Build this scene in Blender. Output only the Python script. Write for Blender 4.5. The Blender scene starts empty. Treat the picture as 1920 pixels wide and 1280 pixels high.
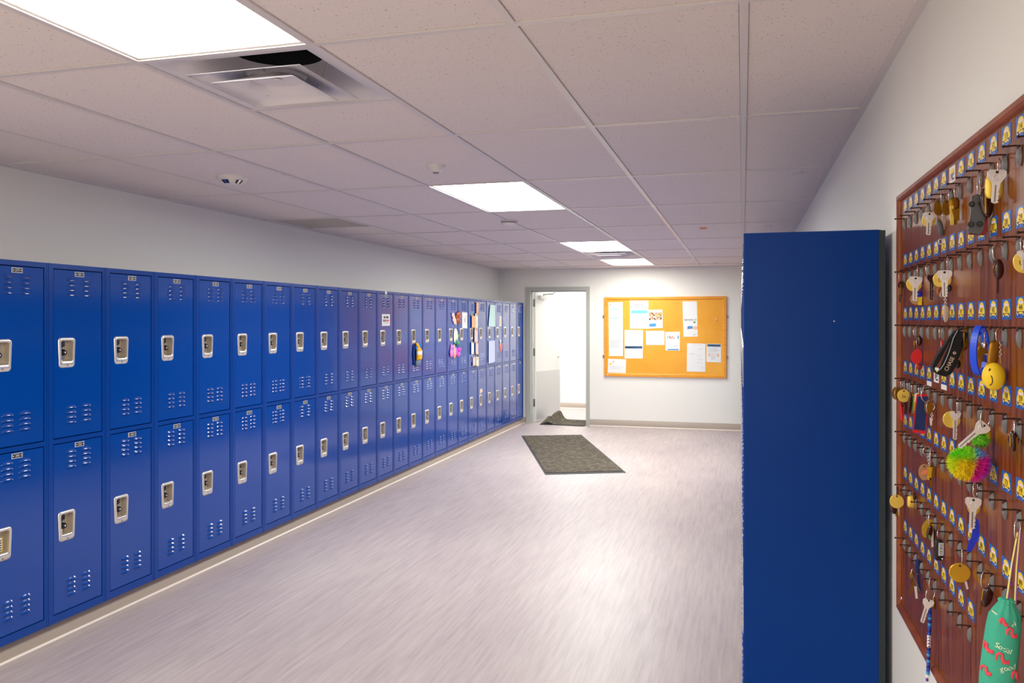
import bpy, math, random
from mathutils import Vector, Matrix
random.seed(7)
PI = math.pi
SC = bpy.context.scene
COL = SC.collection

# ---------------------------------------------------------------- camera
EYE = 1.6
YAW = 0.274386
FPX = 1538.08
HOR = 602.18
cam_d = bpy.data.cameras.new('camera')
cam_d.sensor_width = 36.0
cam_d.lens = 36.0 * FPX / 1920.0
cam_d.shift_y = -(640.0 - HOR) / 1920.0
cam_d.clip_start = 0.05
cam = bpy.data.objects.new('camera', cam_d)
cam.location = (0, 0, EYE)
cam.rotation_euler = (PI / 2, 0, YAW)
COL.objects.link(cam)
SC.camera = cam
SC.view_settings.view_transform = 'Standard'
SC.view_settings.look = 'None'
SC.view_settings.gamma = 1.0
SC.view_settings.exposure = 0.24
SC.view_settings.use_curve_mapping = False

# surveying helpers: a sight line of the photograph meets a known plane of the room
_c, _s = math.cos(YAW), math.sin(YAW)
def ray(px, py):
    u = (px - 960) / FPX; v = -(py - HOR) / FPX
    return Vector((u * _c - _s, u * _s + _c, v))
def on_x(px, py, X):
    d = ray(px, py); d *= X / d.x
    return Vector((d.x, d.y, d.z + EYE))
def on_y(px, py, Y):
    d = ray(px, py); d *= Y / d.y
    return Vector((d.x, d.y, d.z + EYE))
def depth(p):
    return p.y * _c - p.x * _s

# ---------------------------------------------------------------- materials
def lin(h):
    if isinstance(h, str):
        h = h.lstrip('#'); c = [int(h[i:i+2], 16) / 255 for i in (0, 2, 4)]
    else:
        c = [x / 255 for x in h]
    return tuple((x / 12.92 if x <= 0.04045 else ((x + 0.055) / 1.055) ** 2.4) for x in c) + (1.0,)

MATS = {}
def mat(name, col, rough=0.5, metal=0.0, spec=None, coat=0.0, emit=0.0, trans=0.0, alpha=1.0):
    if name in MATS: return MATS[name]
    m = bpy.data.materials.new(name); m.use_nodes = True
    b = m.node_tree.nodes['Principled BSDF']
    b.inputs['Base Color'].default_value = lin(col)
    b.inputs['Roughness'].default_value = rough
    b.inputs['Metallic'].default_value = metal
    if spec is not None: b.inputs['Specular IOR Level'].default_value = spec
    if coat: b.inputs['Coat Weight'].default_value = coat; b.inputs['Coat Roughness'].default_value = 0.08
    if emit:
        b.inputs['Emission Color'].default_value = lin(col); b.inputs['Emission Strength'].default_value = emit
    if trans: b.inputs['Transmission Weight'].default_value = trans
    if alpha < 1: b.inputs['Alpha'].default_value = alpha
    MATS[name] = m
    return m
def nd(m, t, **kw):
    n = m.node_tree.nodes.new(t)
    for k, v in kw.items():
        if hasattr(n, k): setattr(n, k, v)
        else: n.inputs[k].default_value = v
    return n
def lk(m, a, ao, b, bi): m.node_tree.links.new(a.outputs[ao], b.inputs[bi])
def bsdf(m): return m.node_tree.nodes['Principled BSDF']
def coords(m, scale, kind='Object'):
    tc = nd(m, 'ShaderNodeTexCoord'); mp = nd(m, 'ShaderNodeMapping')
    mp.inputs['Scale'].default_value = scale
    lk(m, tc, kind, mp, 'Vector'); return mp
def noise_bump(m, scale, strength, dist, vec=(1, 1, 1), detail=2.0):
    mp = coords(m, vec); n = nd(m, 'ShaderNodeTexNoise'); n.inputs['Scale'].default_value = scale
    n.inputs['Detail'].default_value = detail
    lk(m, mp, 'Vector', n, 'Vector')
    bp = nd(m, 'ShaderNodeBump'); bp.inputs['Strength'].default_value = strength; bp.inputs['Distance'].default_value = dist
    lk(m, n, 'Fac', bp, 'Height'); lk(m, bp, 'Normal', bsdf(m), 'Normal')
def ramp_color(m, vec, scale, stops, detail=4.0, rough=0.6, tex='noise'):
    mp = coords(m, vec); n = nd(m, 'ShaderNodeTexNoise' if tex == 'noise' else 'ShaderNodeTexVoronoi')
    n.inputs['Scale'].default_value = scale
    if tex == 'noise':
        n.inputs['Detail'].default_value = detail; n.inputs['Roughness'].default_value = rough
    lk(m, mp, 'Vector', n, 'Vector')
    r = nd(m, 'ShaderNodeValToRGB'); el = r.color_ramp.elements
    el[0].position, el[0].color = stops[0][0], lin(stops[0][1])
    el[1].position, el[1].color = stops[-1][0], lin(stops[-1][1])
    for p, c in stops[1:-1]:
        e = el.new(p); e.color = lin(c)
    lk(m, n, 'Fac' if tex == 'noise' else 'Distance', r, 'Fac')
    lk(m, r, 'Color', bsdf(m), 'Base Color')
    return r

M = {}
M['wall'] = mat('wall_paint', (246, 243, 234), 0.55); noise_bump(M['wall'], 90, 0.05, 0.003)
M['farwall'] = M['wall']
# ceiling tile: off-white board with fine pits and fissures
m = M['tile'] = mat('ceiling_tile', (222, 212, 208), 0.85, spec=0.2)
mp = coords(m, (1, 1, 1))
n1 = nd(m, 'ShaderNodeTexNoise'); n1.inputs['Scale'].default_value = 125; n1.inputs['Detail'].default_value = 1.5
n2 = nd(m, 'ShaderNodeTexNoise'); n2.inputs['Scale'].default_value = 5; n2.inputs['Detail'].default_value = 2
lk(m, mp, 'Vector', n1, 'Vector'); lk(m, mp, 'Vector', n2, 'Vector')
r1 = nd(m, 'ShaderNodeValToRGB'); r1.color_ramp.elements[0].position = 0.275; r1.color_ramp.elements[1].position = 0.325
r1.color_ramp.elements[0].color = lin((168, 148, 130)); r1.color_ramp.elements[1].color = lin((242, 234, 232))
lk(m, n1, 'Fac', r1, 'Fac')
r2 = nd(m, 'ShaderNodeValToRGB'); r2.color_ramp.elements[0].color = lin((246, 238, 238)); r2.color_ramp.elements[1].color = lin((250, 244, 236))
lk(m, n2, 'Fac', r2, 'Fac')
mx = nd(m, 'ShaderNodeMix', data_type='RGBA', blend_type='MULTIPLY'); mx.inputs['Factor'].default_value = 0.6
lk(m, r1, 'Color', mx, 'A'); lk(m, r2, 'Color', mx, 'B')
m.node_tree.links.new(mx.outputs['Result'], bsdf(m).inputs['Base Color'])
M['tee'] = mat('ceiling_tee', (226, 217, 214), 0.35)
# floor: sheet vinyl with long grey streaks running down the hall
m = M['floor'] = mat('vinyl_floor', (190, 180, 184), 0.42, spec=0.38)
mp = coords(m, (13, 0.7, 1)); na = nd(m, 'ShaderNodeTexNoise'); na.inputs['Scale'].default_value = 3.2; na.inputs['Detail'].default_value = 8; na.inputs['Roughness'].default_value = 0.68
lk(m, mp, 'Vector', na, 'Vector')
ra = nd(m, 'ShaderNodeValToRGB'); e = ra.color_ramp.elements
e[0].position = 0.28; e[0].color = lin((178, 165, 165)); e[1].position = 0.72; e[1].color = lin((210, 198, 196))
x = e.new(0.5); x.color = lin((197, 184, 183))
lk(m, na, 'Fac', ra, 'Fac')
mpb = coords(m, (1.2, 0.5, 1)); nb = nd(m, 'ShaderNodeTexNoise'); nb.inputs['Scale'].default_value = 1.4; nb.inputs['Detail'].default_value = 3
lk(m, mpb, 'Vector', nb, 'Vector')
rb = nd(m, 'ShaderNodeValToRGB'); rb.color_ramp.elements[0].position = .3; rb.color_ramp.elements[1].position = .7
rb.color_ramp.elements[0].color = lin((230, 223, 228)); rb.color_ramp.elements[1].color = lin((255, 252, 248))
lk(m, nb, 'Fac', rb, 'Fac')
mx = nd(m, 'ShaderNodeMix', data_type='RGBA', blend_type='MULTIPLY'); mx.inputs['Factor'].default_value = 0.7
lk(m, ra, 'Color', mx, 'A'); lk(m, rb, 'Color', mx, 'B')
m.node_tree.links.new(mx.outputs['Result'], bsdf(m).inputs['Base Color'])
bp = nd(m, 'ShaderNodeBump'); bp.inputs['Strength'].default_value = 0.06; bp.inputs['Distance'].default_value = 0.002
lk(m, na, 'Fac', bp, 'Height'); lk(m, bp, 'Normal', bsdf(m), 'Normal')
# enamel blue
M['blue'] = mat('blue_enamel', (0, 69, 160), 0.13, spec=0.66); noise_bump(M['blue'], 3.2, 0.18, 0.012, (1, 1, 0.8), 1.0)
M['blue_frame'] = mat('blue_frame_enamel', (0, 64, 152), 0.22, spec=0.4)
M['blue_side'] = mat('blue_side_enamel', (0, 52, 128), 0.32, spec=0.12); noise_bump(M['blue_side'], 2.0, 0.2, 0.012, (1, 1, 1), 1.0)
M['dark_gap'] = mat('dark_filler', (22, 36, 40), 0.6)
M['inside'] = mat('locker_inside', (8, 30, 80), 0.7)
M['steel'] = mat('satin_steel', (228, 223, 216), 0.28, 0.6)
M['cup_shade'] = mat('shaded_cup_steel', (200, 188, 170), 0.32, 0.5)  # darker copy of the steel: recess shade put into the colour
M['chrome'] = mat('chrome', (225, 222, 220), 0.12, 1.0)
M['nickel'] = mat('nickel_key', (242, 236, 234), 0.32, 0.4)
M['brass'] = mat('brass', (236, 190, 60), 0.3, 0.75)
M['brass_pale'] = mat('pale_brass', (240, 205, 92), 0.38, 0.5)
M['brass_old'] = mat('old_brass', (150, 104, 28), 0.35, 0.85)
M['bronze'] = mat('bronze_hook', (74, 52, 46), 0.4, 0.7)
M['hook_plate'] = mat('grey_hook_plate', (118, 116, 118), 0.45, 0.2)
M['black'] = mat('black_plastic', (22, 20, 22), 0.4)
M['black_cloth'] = mat('black_webbing', (16, 15, 18), 0.85)
M['white'] = mat('white_print', (240, 238, 236), 0.6)
M['paper'] = mat('paper', (240, 239, 236), 0.7)
M['ink'] = mat('ink', (70, 70, 76), 0.8)
M['ink_pale'] = mat('pale_ink', (202, 202, 204), 0.8)
M['base'] = mat('rubber_base', (176, 160, 146), 0.5)
M['base_lip'] = mat('rubber_base_lip', (226, 214, 202), 0.4)
M['frame_grey'] = mat('door_frame_paint', (186, 187, 178), 0.4)
M['leaf'] = mat('door_leaf_paint', (232, 231, 228), 0.4)
M['kick'] = mat('kick_plate', (205, 205, 206), 0.35, 0.3)
M['hinge'] = mat('hinge_steel', (140, 138, 134), 0.35, 0.8)
M['plastic_white'] = mat('white_plastic', (228, 222, 218), 0.4)
M['plastic_grey'] = mat('grey_lens', (150, 140, 142), 0.4)
M['diff_white'] = mat('diffuser_enamel', (226, 220, 224), 0.35)
M['duct'] = mat('duct_dark', (30, 34, 38), 0.7)
M['grille'] = mat('grille_grey', (204, 196, 188), 0.6)
M['lamp'] = mat('lamp_panel', (252, 254, 247), 0.6, emit=19.0)
M['lamp_mid'] = mat('lamp_panel_second', (252, 254, 247), 0.6, emit=25.0)
M['lamp_end'] = mat('lamp_panel_end', (253, 255, 246), 0.6, emit=36.0)
M['lamp_last'] = mat('lamp_panel_last', (253, 255, 246), 0.6, emit=19.0)
M['lamp_far_added'] = mat('added_lamp_panel_beyond', (248, 252, 255), 0.6, emit=24.0)
# red-brown wood for the key board, straight vertical grain
m = M['wood'] = mat('mahogany', (120, 52, 34), 0.28, spec=0.16)
ramp_color(m, (1, 22, 1.3), 3.0, [(0.28, (66, 28, 8)), (0.44, (112, 54, 18)), (0.58, (142, 76, 28)), (0.72, (82, 38, 12))], 6, 0.6)
m = M['wood_frame'] = mat('wood_moulding', (142, 70, 44), 0.35, spec=0.25)
ramp_color(m, (3, 3, 3), 5.0, [(0.3, (122, 58, 28)), (0.7, (156, 84, 48))], 4)
m = M['cork'] = mat('ochre_board', (244, 170, 48), 0.6)
ramp_color(m, (1, 1, 1), 2.0, [(0.3, (240, 160, 34)), (0.7, (250, 180, 62))], 5)
m = M['oak'] = mat('honey_oak', (240, 160, 30), 0.4)
ramp_color(m, (1.2, 4, 14), 4.0, [(0.3, (232, 140, 22)), (0.7, (246, 172, 50))], 5)
m = M['carpet'] = mat('mat_pile', (84, 76, 66), 0.95, spec=0.1)
ramp_color(m, (1, 1, 1), 14.0, [(0.3, (54, 48, 42)), (0.45, (88, 80, 70)), (0.56, (112, 104, 92)), (0.7, (158, 148, 134))], 9, 0.85)
noise_bump(m, 160, 0.8, 0.006)
M['rubber'] = mat('mat_rubber_edge', (48, 50, 54), 0.6)
M['tag_blue'] = mat('sticker_blue', (8, 96, 190), 0.4)
M['tag_yellow'] = mat('sticker_yellow', (252, 212, 16), 0.4)
M['tag_dark'] = mat('sticker_dark', (40, 34, 34), 0.5)
M['tag_glass'] = mat('sticker_window', (236, 218, 224), 0.4)
M['tag_red'] = mat('sticker_red', (214, 66, 84), 0.5)
M['green'] = mat('green', (96, 170, 62), 0.5)
M['fob_brown'] = mat('dark_brown_fob', (56, 16, 14), 0.25, coat=0.3)
M['red'] = mat('red_plastic', (214, 24, 30), 0.4)
M['car_red'] = mat('dark_red_plastic', (150, 16, 24), 0.35)
M['car_grey'] = mat('dark_grey_plastic', (92, 92, 96), 0.5)
M['navy'] = mat('navy_cloth', (22, 44, 100), 0.8)
M['silicone'] = mat('blue_silicone', (16, 74, 224), 0.4)
M['smile'] = mat('yellow_foam', (246, 206, 34), 0.55)
M['leather'] = mat('tan_leather', (166, 92, 40), 0.5)
M['clear'] = mat('clear_plastic', (214, 170, 120), 0.15, alpha=0.5)
M['teal'] = mat('teal_cloth', (62, 170, 140), 0.85)
M['flamingo'] = mat('coral_print', (236, 74, 92), 0.8)
M['cream'] = mat('cream_print', (226, 236, 200), 0.8)
M['cord_purple'] = mat('purple_cord', (142, 70, 160), 0.7)
M['cord_yellow'] = mat('yellow_cord', (238, 226, 130), 0.7)
M['bead_blue'] = mat('royal_bead', (24, 74, 190), 0.35)
M['bead_sky'] = mat('sky_bead', (60, 150, 216), 0.35)
M['bead_navy'] = mat('navy_bead', (20, 40, 130), 0.35)
M['bead_purple'] = mat('purple_bead', (92, 40, 150), 0.35)
M['strap_blue'] = mat('blue_strap', (28, 50, 200), 0.5)
M['oval_beige'] = mat('beige_tag', (190, 166, 146), 0.45)
M['sky'] = mat('pale_blue_print', (120, 206, 236), 0.6)
M['mid_blue'] = mat('mid_blue_print', (66, 150, 214), 0.6)
M['slate'] = mat('slate_print', (58, 92, 130), 0.6)
M['skin_print'] = mat('peach_print', (240, 190, 156), 0.6)
M['orange_print'] = mat('orange_print', (234, 132, 88), 0.6)
m = M['crowd'] = mat('crowd_photo', (180, 140, 120), 0.5)
mp = coords(m, (1, 1, 1)); vn = nd(m, 'ShaderNodeTexVoronoi'); vn.inputs['Scale'].default_value = 62
lk(m, mp, 'Vector', vn, 'Vector'); sp_ = nd(m, 'ShaderNodeSeparateColor'); lk(m, vn, 'Color', sp_, 'Color')
cr_ = nd(m, 'ShaderNodeValToRGB'); cr_.color_ramp.interpolation = 'CONSTANT'; el = cr_.color_ramp.elements
el[0].color = lin((60, 40, 36)); el[1].position = .9; el[1].color = lin((236, 226, 216))
for p_, c_ in ((.16, (226, 176, 146)), (.36, (200, 110, 70)), (.5, (70, 96, 104)), (.6, (232, 200, 170)), (.78, (236, 170, 60))):
    x = el.new(p_); x.color = lin(c_)
lk(m, sp_, 'Red', cr_, 'Fac'); lk(m, cr_, 'Color', bsdf(m), 'Base Color')
M['pouch_yellow'] = mat('yellow_felt', (246, 184, 30), 0.85)
M['pouch_blue'] = mat('blue_felt', (28, 112, 216), 0.85)
M['pouch_grey'] = mat('grey_felt', (112, 130, 148), 0.85)
M['pouch_navy'] = mat('navy_felt', (8, 36, 110), 0.85)
M['pink'] = mat('pink_foil', (236, 130, 206), 0.4)
M['magenta'] = mat('magenta_foil', (240, 50, 190), 0.4)
M['lilac'] = mat('lilac_foil', (176, 110, 226), 0.4)
M['copper'] = mat('copper_foil', (190, 92, 48), 0.35, 0.4)
M['blush'] = mat('blush_paper', (238, 206, 202), 0.6)
M['ivory'] = mat('ivory_paper', (240, 234, 214), 0.6)
M['teal_leaf'] = mat('teal_foil', (40, 130, 130), 0.4)
M['gold_dot'] = mat('gold_dot', (214, 168, 60), 0.3, 0.8)
M['peach'] = mat('peach_paper', (246, 188, 150), 0.6)
M['mint'] = mat('mint_paper', (206, 240, 238), 0.5)
M['lavender'] = mat('lavender_paper', (206, 214, 246), 0.5)
M['heart'] = mat('coral_paper', (244, 110, 104), 0.5)
M['beige'] = mat('beige_paper', (232, 208, 178), 0.6)

# ---------------------------------------------------------------- mesh builder
class MB:
    def __init__(s): s.v = []; s.f = []; s.m = []; s.sm = []
    def add(s, vs, fs, mi=0, smooth=False):
        o = len(s.v); s.v += [tuple(v) for v in vs]
        for f in fs: s.f.append([i + o for i in f]); s.m.append(mi); s.sm.append(smooth)
        return s
    def box(s, a, b, mi=0):
        x0, y0, z0 = [min(p, q) for p, q in zip(a, b)]; x1, y1, z1 = [max(p, q) for p, q in zip(a, b)]
        return s.add([(x0,y0,z0),(x1,y0,z0),(x1,y1,z0),(x0,y1,z0),(x0,y0,z1),(x1,y0,z1),(x1,y1,z1),(x0,y1,z1)],
              [(0,3,2,1),(4,5,6,7),(0,1,5,4),(1,2,6,5),(2,3,7,6),(3,0,4,7)], mi)
    def prism(s, loop, off, mi=0, mside=None):
        """closed loop of 3D points, extruded by the vector off"""
        n = len(loop); off = Vector(off)
        a = [Vector(p) for p in loop]; b = [p + off for p in a]
        s.add(a, [list(range(n))[::-1]], mi); s.add(b, [list(range(n))], mi)
        return s.add(a + b, [(i, (i+1) % n, n + (i+1) % n, n + i) for i in range(n)], mi if mside is None else mside)
    def loft(s, loops, mi=0, smooth=True, cap0=False, cap1=False, closed=True):
        n = len(loops[0]); vs = [p for l in loops for p in l]; fs = []
        for k in range(len(loops) - 1):
            for i in range(n if closed else n - 1):
                j = (i + 1) % n
                fs.append((k*n+i, k*n+j, (k+1)*n+j, (k+1)*n+i))
        s.add(vs, fs, mi, smooth)
        if cap0: s.add(loops[0], [list(range(n))[::-1]], mi)
        if cap1: s.add(loops[-1], [list(range(n))], mi)
        return s
    def tube(s, path, r, mi=0, n=8, closed=False, caps=True):
        P = [Vector(p) for p in path]; N = len(P); R = r if isinstance(r, (list, tuple)) else [r] * N
        loops = []; up = None
        for i in range(N):
            if closed: t = P[(i+1) % N] - P[i-1]
            else: t = P[min(i+1, N-1)] - P[max(i-1, 0)]
            t.normalize()
            if up is None:
                up = Vector((0, 0, 1)) if abs(t.z) < 0.9 else Vector((1, 0, 0))
            up = (up - t * up.dot(t))
            if up.length < 1e-6: up = t.orthogonal()
            up.normalize(); w = t.cross(up)
            loops.append([P[i] + (up * math.cos(2*PI*k/n) + w * math.sin(2*PI*k/n)) * R[i] for k in range(n)])
        if closed: return s.loft(loops + [loops[0]], mi)
        return s.loft(loops, mi, True, caps, caps)
    def lathe(s, prof, origin, axis, mi=0, n=20, smooth=True):
        """prof: (radius, distance along axis)"""
        o = Vector(origin); a = Vector(axis).normalized(); u = a.orthogonal().normalized(); w = a.cross(u)
        loops = [[o + a * h + (u * math.cos(2*PI*k/n) + w * math.sin(2*PI*k/n)) * r for k in range(n)] for r, h in prof]
        return s.loft(loops, mi, smooth, prof[0][0] > 1e-5, prof[-1][0] > 1e-5)
    def ball(s, c, rx, ry, rz, mi=0, nu=20, nv=12):
        c = Vector(c); loops = []
        for j in range(nv + 1):
            t = -PI/2 + PI * j / nv
            loops.append([c + Vector((rx * math.cos(t) * math.cos(2*PI*i/nu), ry * math.cos(t) * math.sin(2*PI*i/nu), rz * math.sin(t))) for i in range(nu)])
        return s.loft(loops, mi, True)
    def text(s, string, size, o, ux, uy, mi=0, lift=0.0003, sx=1.0, center=True):
        cu = bpy.data.curves.new('t', 'FONT'); cu.body = string; cu.size = size; cu.resolution_u = 2
        cu.align_x = 'CENTER' if center else 'LEFT'; cu.align_y = 'CENTER'
        ob = bpy.data.objects.new('t', cu); me = bpy.data.meshes.new_from_object(ob)
        ux = Vector(ux); uy = Vector(uy); n = ux.cross(uy).normalized() * lift; o = Vector(o)
        s.add([o + ux * v.co.x * sx + uy * v.co.y + n for v in me.vertices], [list(p.vertices) for p in me.polygons], mi)
        bpy.data.objects.remove(ob); bpy.data.curves.remove(cu); bpy.data.meshes.remove(me)
        return s
    def build(s, name, mats, parent=None, base=None):
        me = bpy.data.meshes.new(name)
        b = Vector(base) if base is not None else None
        me.from_pydata([tuple(Vector(v) - b) if b else v for v in s.v], [], s.f)
        if not isinstance(mats, (list, tuple)): mats = [mats]
        for mm in mats: me.materials.append(mm)
        me.polygons.foreach_set('material_index', s.m); me.polygons.foreach_set('use_smooth', s.sm)
        me.validate(); me.update()
        ob = bpy.data.objects.new(name, me); COL.objects.link(ob)
        if parent: ob.parent = parent
        elif b: ob.location = b
        return ob

def tag(o, label=None, cat=None, group=None, kind=None):
    if label: o['label'] = label
    if cat: o['category'] = cat
    if group: o['group'] = group
    if kind: o['kind'] = kind
    return o
def thing(name, label, cat, loc=(0, 0, 0), rz=0.0, group=None, kind=None):
    o = bpy.data.objects.new(name, None); o.empty_display_size = 0.05; COL.objects.link(o)
    o.location = loc; o.rotation_euler = (0, 0, rz)
    return tag(o, label, cat, group, kind)
def struct(name, mb, mats, label=None, cat=None):
    return tag(mb.build(name, mats), label, cat, None, 'structure')
def part(root, name, mb, mats, parent=None):
    """mb is in world coordinates; the part is stored relative to root's base"""
    return mb.build(name, mats, parent or root, base=root.location)
def rrect(cx, cy, w, h, r, n=4, taper=1.0):
    pts = []
    for (sx, sy, a0) in ((1, 1, 0), (-1, 1, 90), (-1, -1, 180), (1, -1, 270)):
        ww = w * (taper if sy < 0 else 1.0)
        for k in range(n + 1):
            a = math.radians(a0 + 90 * k / n)
            pts.append((cx + sx * (ww/2 - r) + r * math.cos(a), cy + sy * (h/2 - r) + r * math.sin(a)))
    return pts

# ---------------------------------------------------------------- room
XL, XR, YF, YB, ZC = -3.73, 0.452, 12.45, -3.2, EYE + 0.815
T = 0.6096
GX = lambda i: 0.0025 + T * i
GY = lambda j: 2.158 + 2 * T * j
YR2 = 14.85     # far wall of the room beyond the door
XA, XBm = -4.6, -1.2

struct('floor', MB().box((XL - .1, YB - .1, -0.1), (XR + .1, YF + .06, 0)), M['floor'], 'pale mauve streaked vinyl floor of the locker hall', 'floor')
struct('floor_beyond', MB().box((XA - .1, YF + .06, -0.1), (XBm + .1, YR2 + .1, 0)), M['floor'], 'pale floor of the room beyond the open door', 'floor')
struct('wall_left', MB().box((XL - .1, YB - .1, 0), (XL, YF, ZC + .1)), M['wall'], 'off-white wall above the long locker row', 'wall')
struct('wall_right', MB().box((XR, YB - .1, 0), (XR + .1, YF, ZC + .1)), M['wall'], 'white wall carrying the wooden key board', 'wall')
struct('wall_back', MB().box((XL, YB - .1, 0), (XR, YB, ZC + .1)), M['wall'], 'white wall behind the camera', 'wall')
DX0, DX1, DZ = -3.20, -2.32, 2.073
w = MB()
w.box((XA - .1, YF, 0), (DX0 - .02, YF + .12, ZC + .1)); w.box((DX1 + .02, YF, 0), (XR + .1, YF + .12, ZC + .1)); w.box((DX0 - .02, YF, DZ + .02), (DX1 + .02, YF + .12, ZC + .1))
struct('wall_far', w, M['farwall'], 'white end wall with the open doorway', 'wall')
w = MB(); w.box((XA - .1, YF + .12, 0), (XA, YR2, ZC)); w.box((XBm, YF + .12, 0), (XBm + .1, YR2, ZC)); w.box((XA - .1, YR2, 0), (XBm + .1, YR2 + .1, ZC))
struct('wall_beyond', w, M['wall'], 'white walls of the room beyond the open door', 'wall')
struct('ceiling_beyond', MB().box((XA - .1, YF + .12, ZC), (XBm + .1, YR2 + .1, ZC + .1)), M['wall'], 'white ceiling of the room beyond the door', 'ceiling')

# suspended ceiling: tiles laid in a grid of tees; cells taken by lamps and air units stay open
LAMPS = [(-3, -4), (-3, -1), (-3, 2), (-3, 5), (-3, 7), (-1, -4)]
holes = set()
for i, j in LAMPS: holes |= {(i, 2*j), (i, 2*j + 1)}
DIFFS = [0, 6]
for j in DIFFS: holes.add((-3, 2*j))
GRILLE = (-6, 6)
holes.add(GRILLE)
cl = MB()
xs = [XL] + [GX(i) for i in range(-6, 1)] + [XR]
jy = list(range(-9, 17)); ys = [YB] + [GY(j / 2) for j in jy if YB < GY(j / 2) < YF] + [YF]
jn = [None] + [j for j in jy if YB < GY(j / 2) < YF]
for a in range(len(xs) - 1):
    ci = a - 7
    for b in range(len(ys) - 1):
        if (ci, jn[b]) in holes: continue
        ga, gb, gc, gd = [(.0135 if f_ else 0) for f_ in (a > 0, a < len(xs) - 2, jn[b] is not None and jn[b] % 2 == 0, b + 1 < len(jn) and jn[b+1] % 2 == 0)]
        cl.add([(xs[a] + ga, ys[b] + gc, ZC), (xs[a] + ga, ys[b+1] - gd, ZC), (xs[a+1] - gb, ys[b+1] - gd, ZC), (xs[a+1] - gb, ys[b] + gc, ZC)], [(0, 1, 2, 3)])
cl.box((XL - .1, YB - .1, ZC + .45), (XR + .1, YF + .1, ZC + .5))
struct('ceiling', cl, M['tile'], 'suspended ceiling of speckled off-white tiles', 'ceiling')
t = MB(); hw = 0.012; dz = 0.006
for i in range(-6, 1): t.box((GX(i) - hw, YB, ZC - dz), (GX(i) + hw, YF, ZC + .03))
for j in range(-4, 9):
    y = GY(j)
    if YB < y < YF: t.box((XL, y - hw, ZC - dz + .0004), (XR, y + hw, ZC + .028))
for j in DIFFS: t.box((GX(-3), GY(j + .5) - hw, ZC - dz + .0004), (GX(-2), GY(j + .5) + hw, ZC + .028))
t.box((XL, GY(3.5) - hw, ZC - dz + .0004), (GX(-5), GY(3.5) + hw, ZC + .028))
struct('trim_1', t, M['tee'], 'white metal tee grid carrying the ceiling tiles', 'ceiling grid')
t = MB()
t.box((XL, YB, ZC - .004), (XL + .024, YF, ZC + .02)); t.box((XR - .024, YB, ZC - .004), (XR, YF, ZC + .02)); t.box((XL, YF - .024, ZC - .0042), (XR, YF, ZC + .02))
struct('trim_2', t, M['tee'], 'white angle moulding round the ceiling edge', 'moulding')

def base_run(name, p0, p1, nrm, label, h=0.1):
    """rubber cove base with a rounded foot"""
    p0 = Vector(p0); p1 = Vector(p1); nrm = Vector(nrm); mb = MB()
    prof = [(0, h), (.006, h - .002), (.008, .03), (.012, .012), (.022, .004), (.026, 0)]
    A = [p0 + nrm * a + Vector((0, 0, z)) for a, z in prof]; B = [p1 + nrm * a + Vector((0, 0, z)) for a, z in prof]
    mb.loft([A[:4], B[:4]], 0, True, closed=False); mb.loft([A[3:], B[3:]], 1, True, closed=False)
    mb.add([A[0], B[0], B[0] - nrm * .001, A[0] - nrm * .001], [(0, 1, 2, 3)])
    return struct(name, mb, [M['base'], M['base_lip']], label, 'baseboard')
base_run('baseboard_far', (DX1 + .058, YF, 0), (XR, YF, 0), (0, -1, 0), 'tan rubber baseboard under the bulletin board')
base_run('baseboard_corner', (XL, YF, 0), (DX0 - .07, YF, 0), (0, -1, 0), 'short tan baseboard between lockers and door frame')
base_run('baseboard_beyond', (XA, YR2, 0), (XBm, YR2, 0), (0, -1, 0), 'tan baseboard in the room beyond the door')
base_run('baseboard_back', (XR, YB, 0), (XL, YB, 0), (0, 1, 0), 'tan baseboard behind the camera')

# ---------------------------------------------------------------- door and frame
dr = thing('door_1', 'open white door with grey steel frame in the end wall', 'door', (DX0, YF, 0), kind='structure')
f = MB()
for (x0, x1) in ((DX0 - .07, DX0), (DX1, DX1 + .058)):
    f.box((x0, YF - .022, 0), (x1, YF + .14, DZ + .06))
f.box((DX0, YF - .022, DZ), (DX1, YF + .14, DZ + .06))
f.box((DX0, YF + .05, 0), (DX0 + .014, YF + .10, DZ)); f.box((DX1 - .014, YF + .05, 0), (DX1, YF + .10, DZ)); f.box((DX0, YF + .05, DZ - .014), (DX1, YF + .10, DZ))
part(dr, 'door_frame', f, M['frame_grey'])
# leaf swings into the far room, hinged on the left jamb
HP = Vector((DX0 + .035, YF + .16, 0)); ang = math.radians(75)
dvec = Vector((math.cos(ang), math.sin(ang), 0)); nvec = Vector((math.sin(ang), -math.cos(ang), 0))
def leafbox(mb, a0, a1, t0, t1, z0, z1, mi=0):
    vs = []
    for z in (z0, z1):
        for (a, tt) in ((a0, t0), (a1, t0), (a1, t1), (a0, t1)): vs.append(HP + dvec * a + nvec * tt + Vector((0, 0, z)))
    return mb.add(vs, [(0,3,2,1),(4,5,6,7),(0,1,5,4),(1,2,6,5),(2,3,7,6),(3,0,4,7)], mi)
leaf = part(dr, 'door_leaf', leafbox(MB(), 0, .86, -.045, 0, .012, DZ - .006), M['leaf'])
part(dr, 'kick_plate', leafbox(MB(), .03, .84, 0, .0025, .03, .80), M['kick'], leaf)
h = MB()
hp = HP + dvec * .79 + Vector((0, 0, 1.02))
h.lathe([(.030, 0), (.030, .008), (.012, .012), (.010, .045), (.013, .05), (.0, .055)], hp, nvec, 0)
h.tube([hp + nvec * .048, hp + nvec * .05 - dvec * .05, hp + nvec * .047 - dvec * .11], [.010, .009, .008])
part(dr, 'lever_handle', h, M['chrome'], leaf)
h = MB(); leafbox(h, .08, .32, 0, .055, DZ - .12, DZ - .06)
part(dr, 'door_closer', h, M['plastic_white'], leaf)
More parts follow.
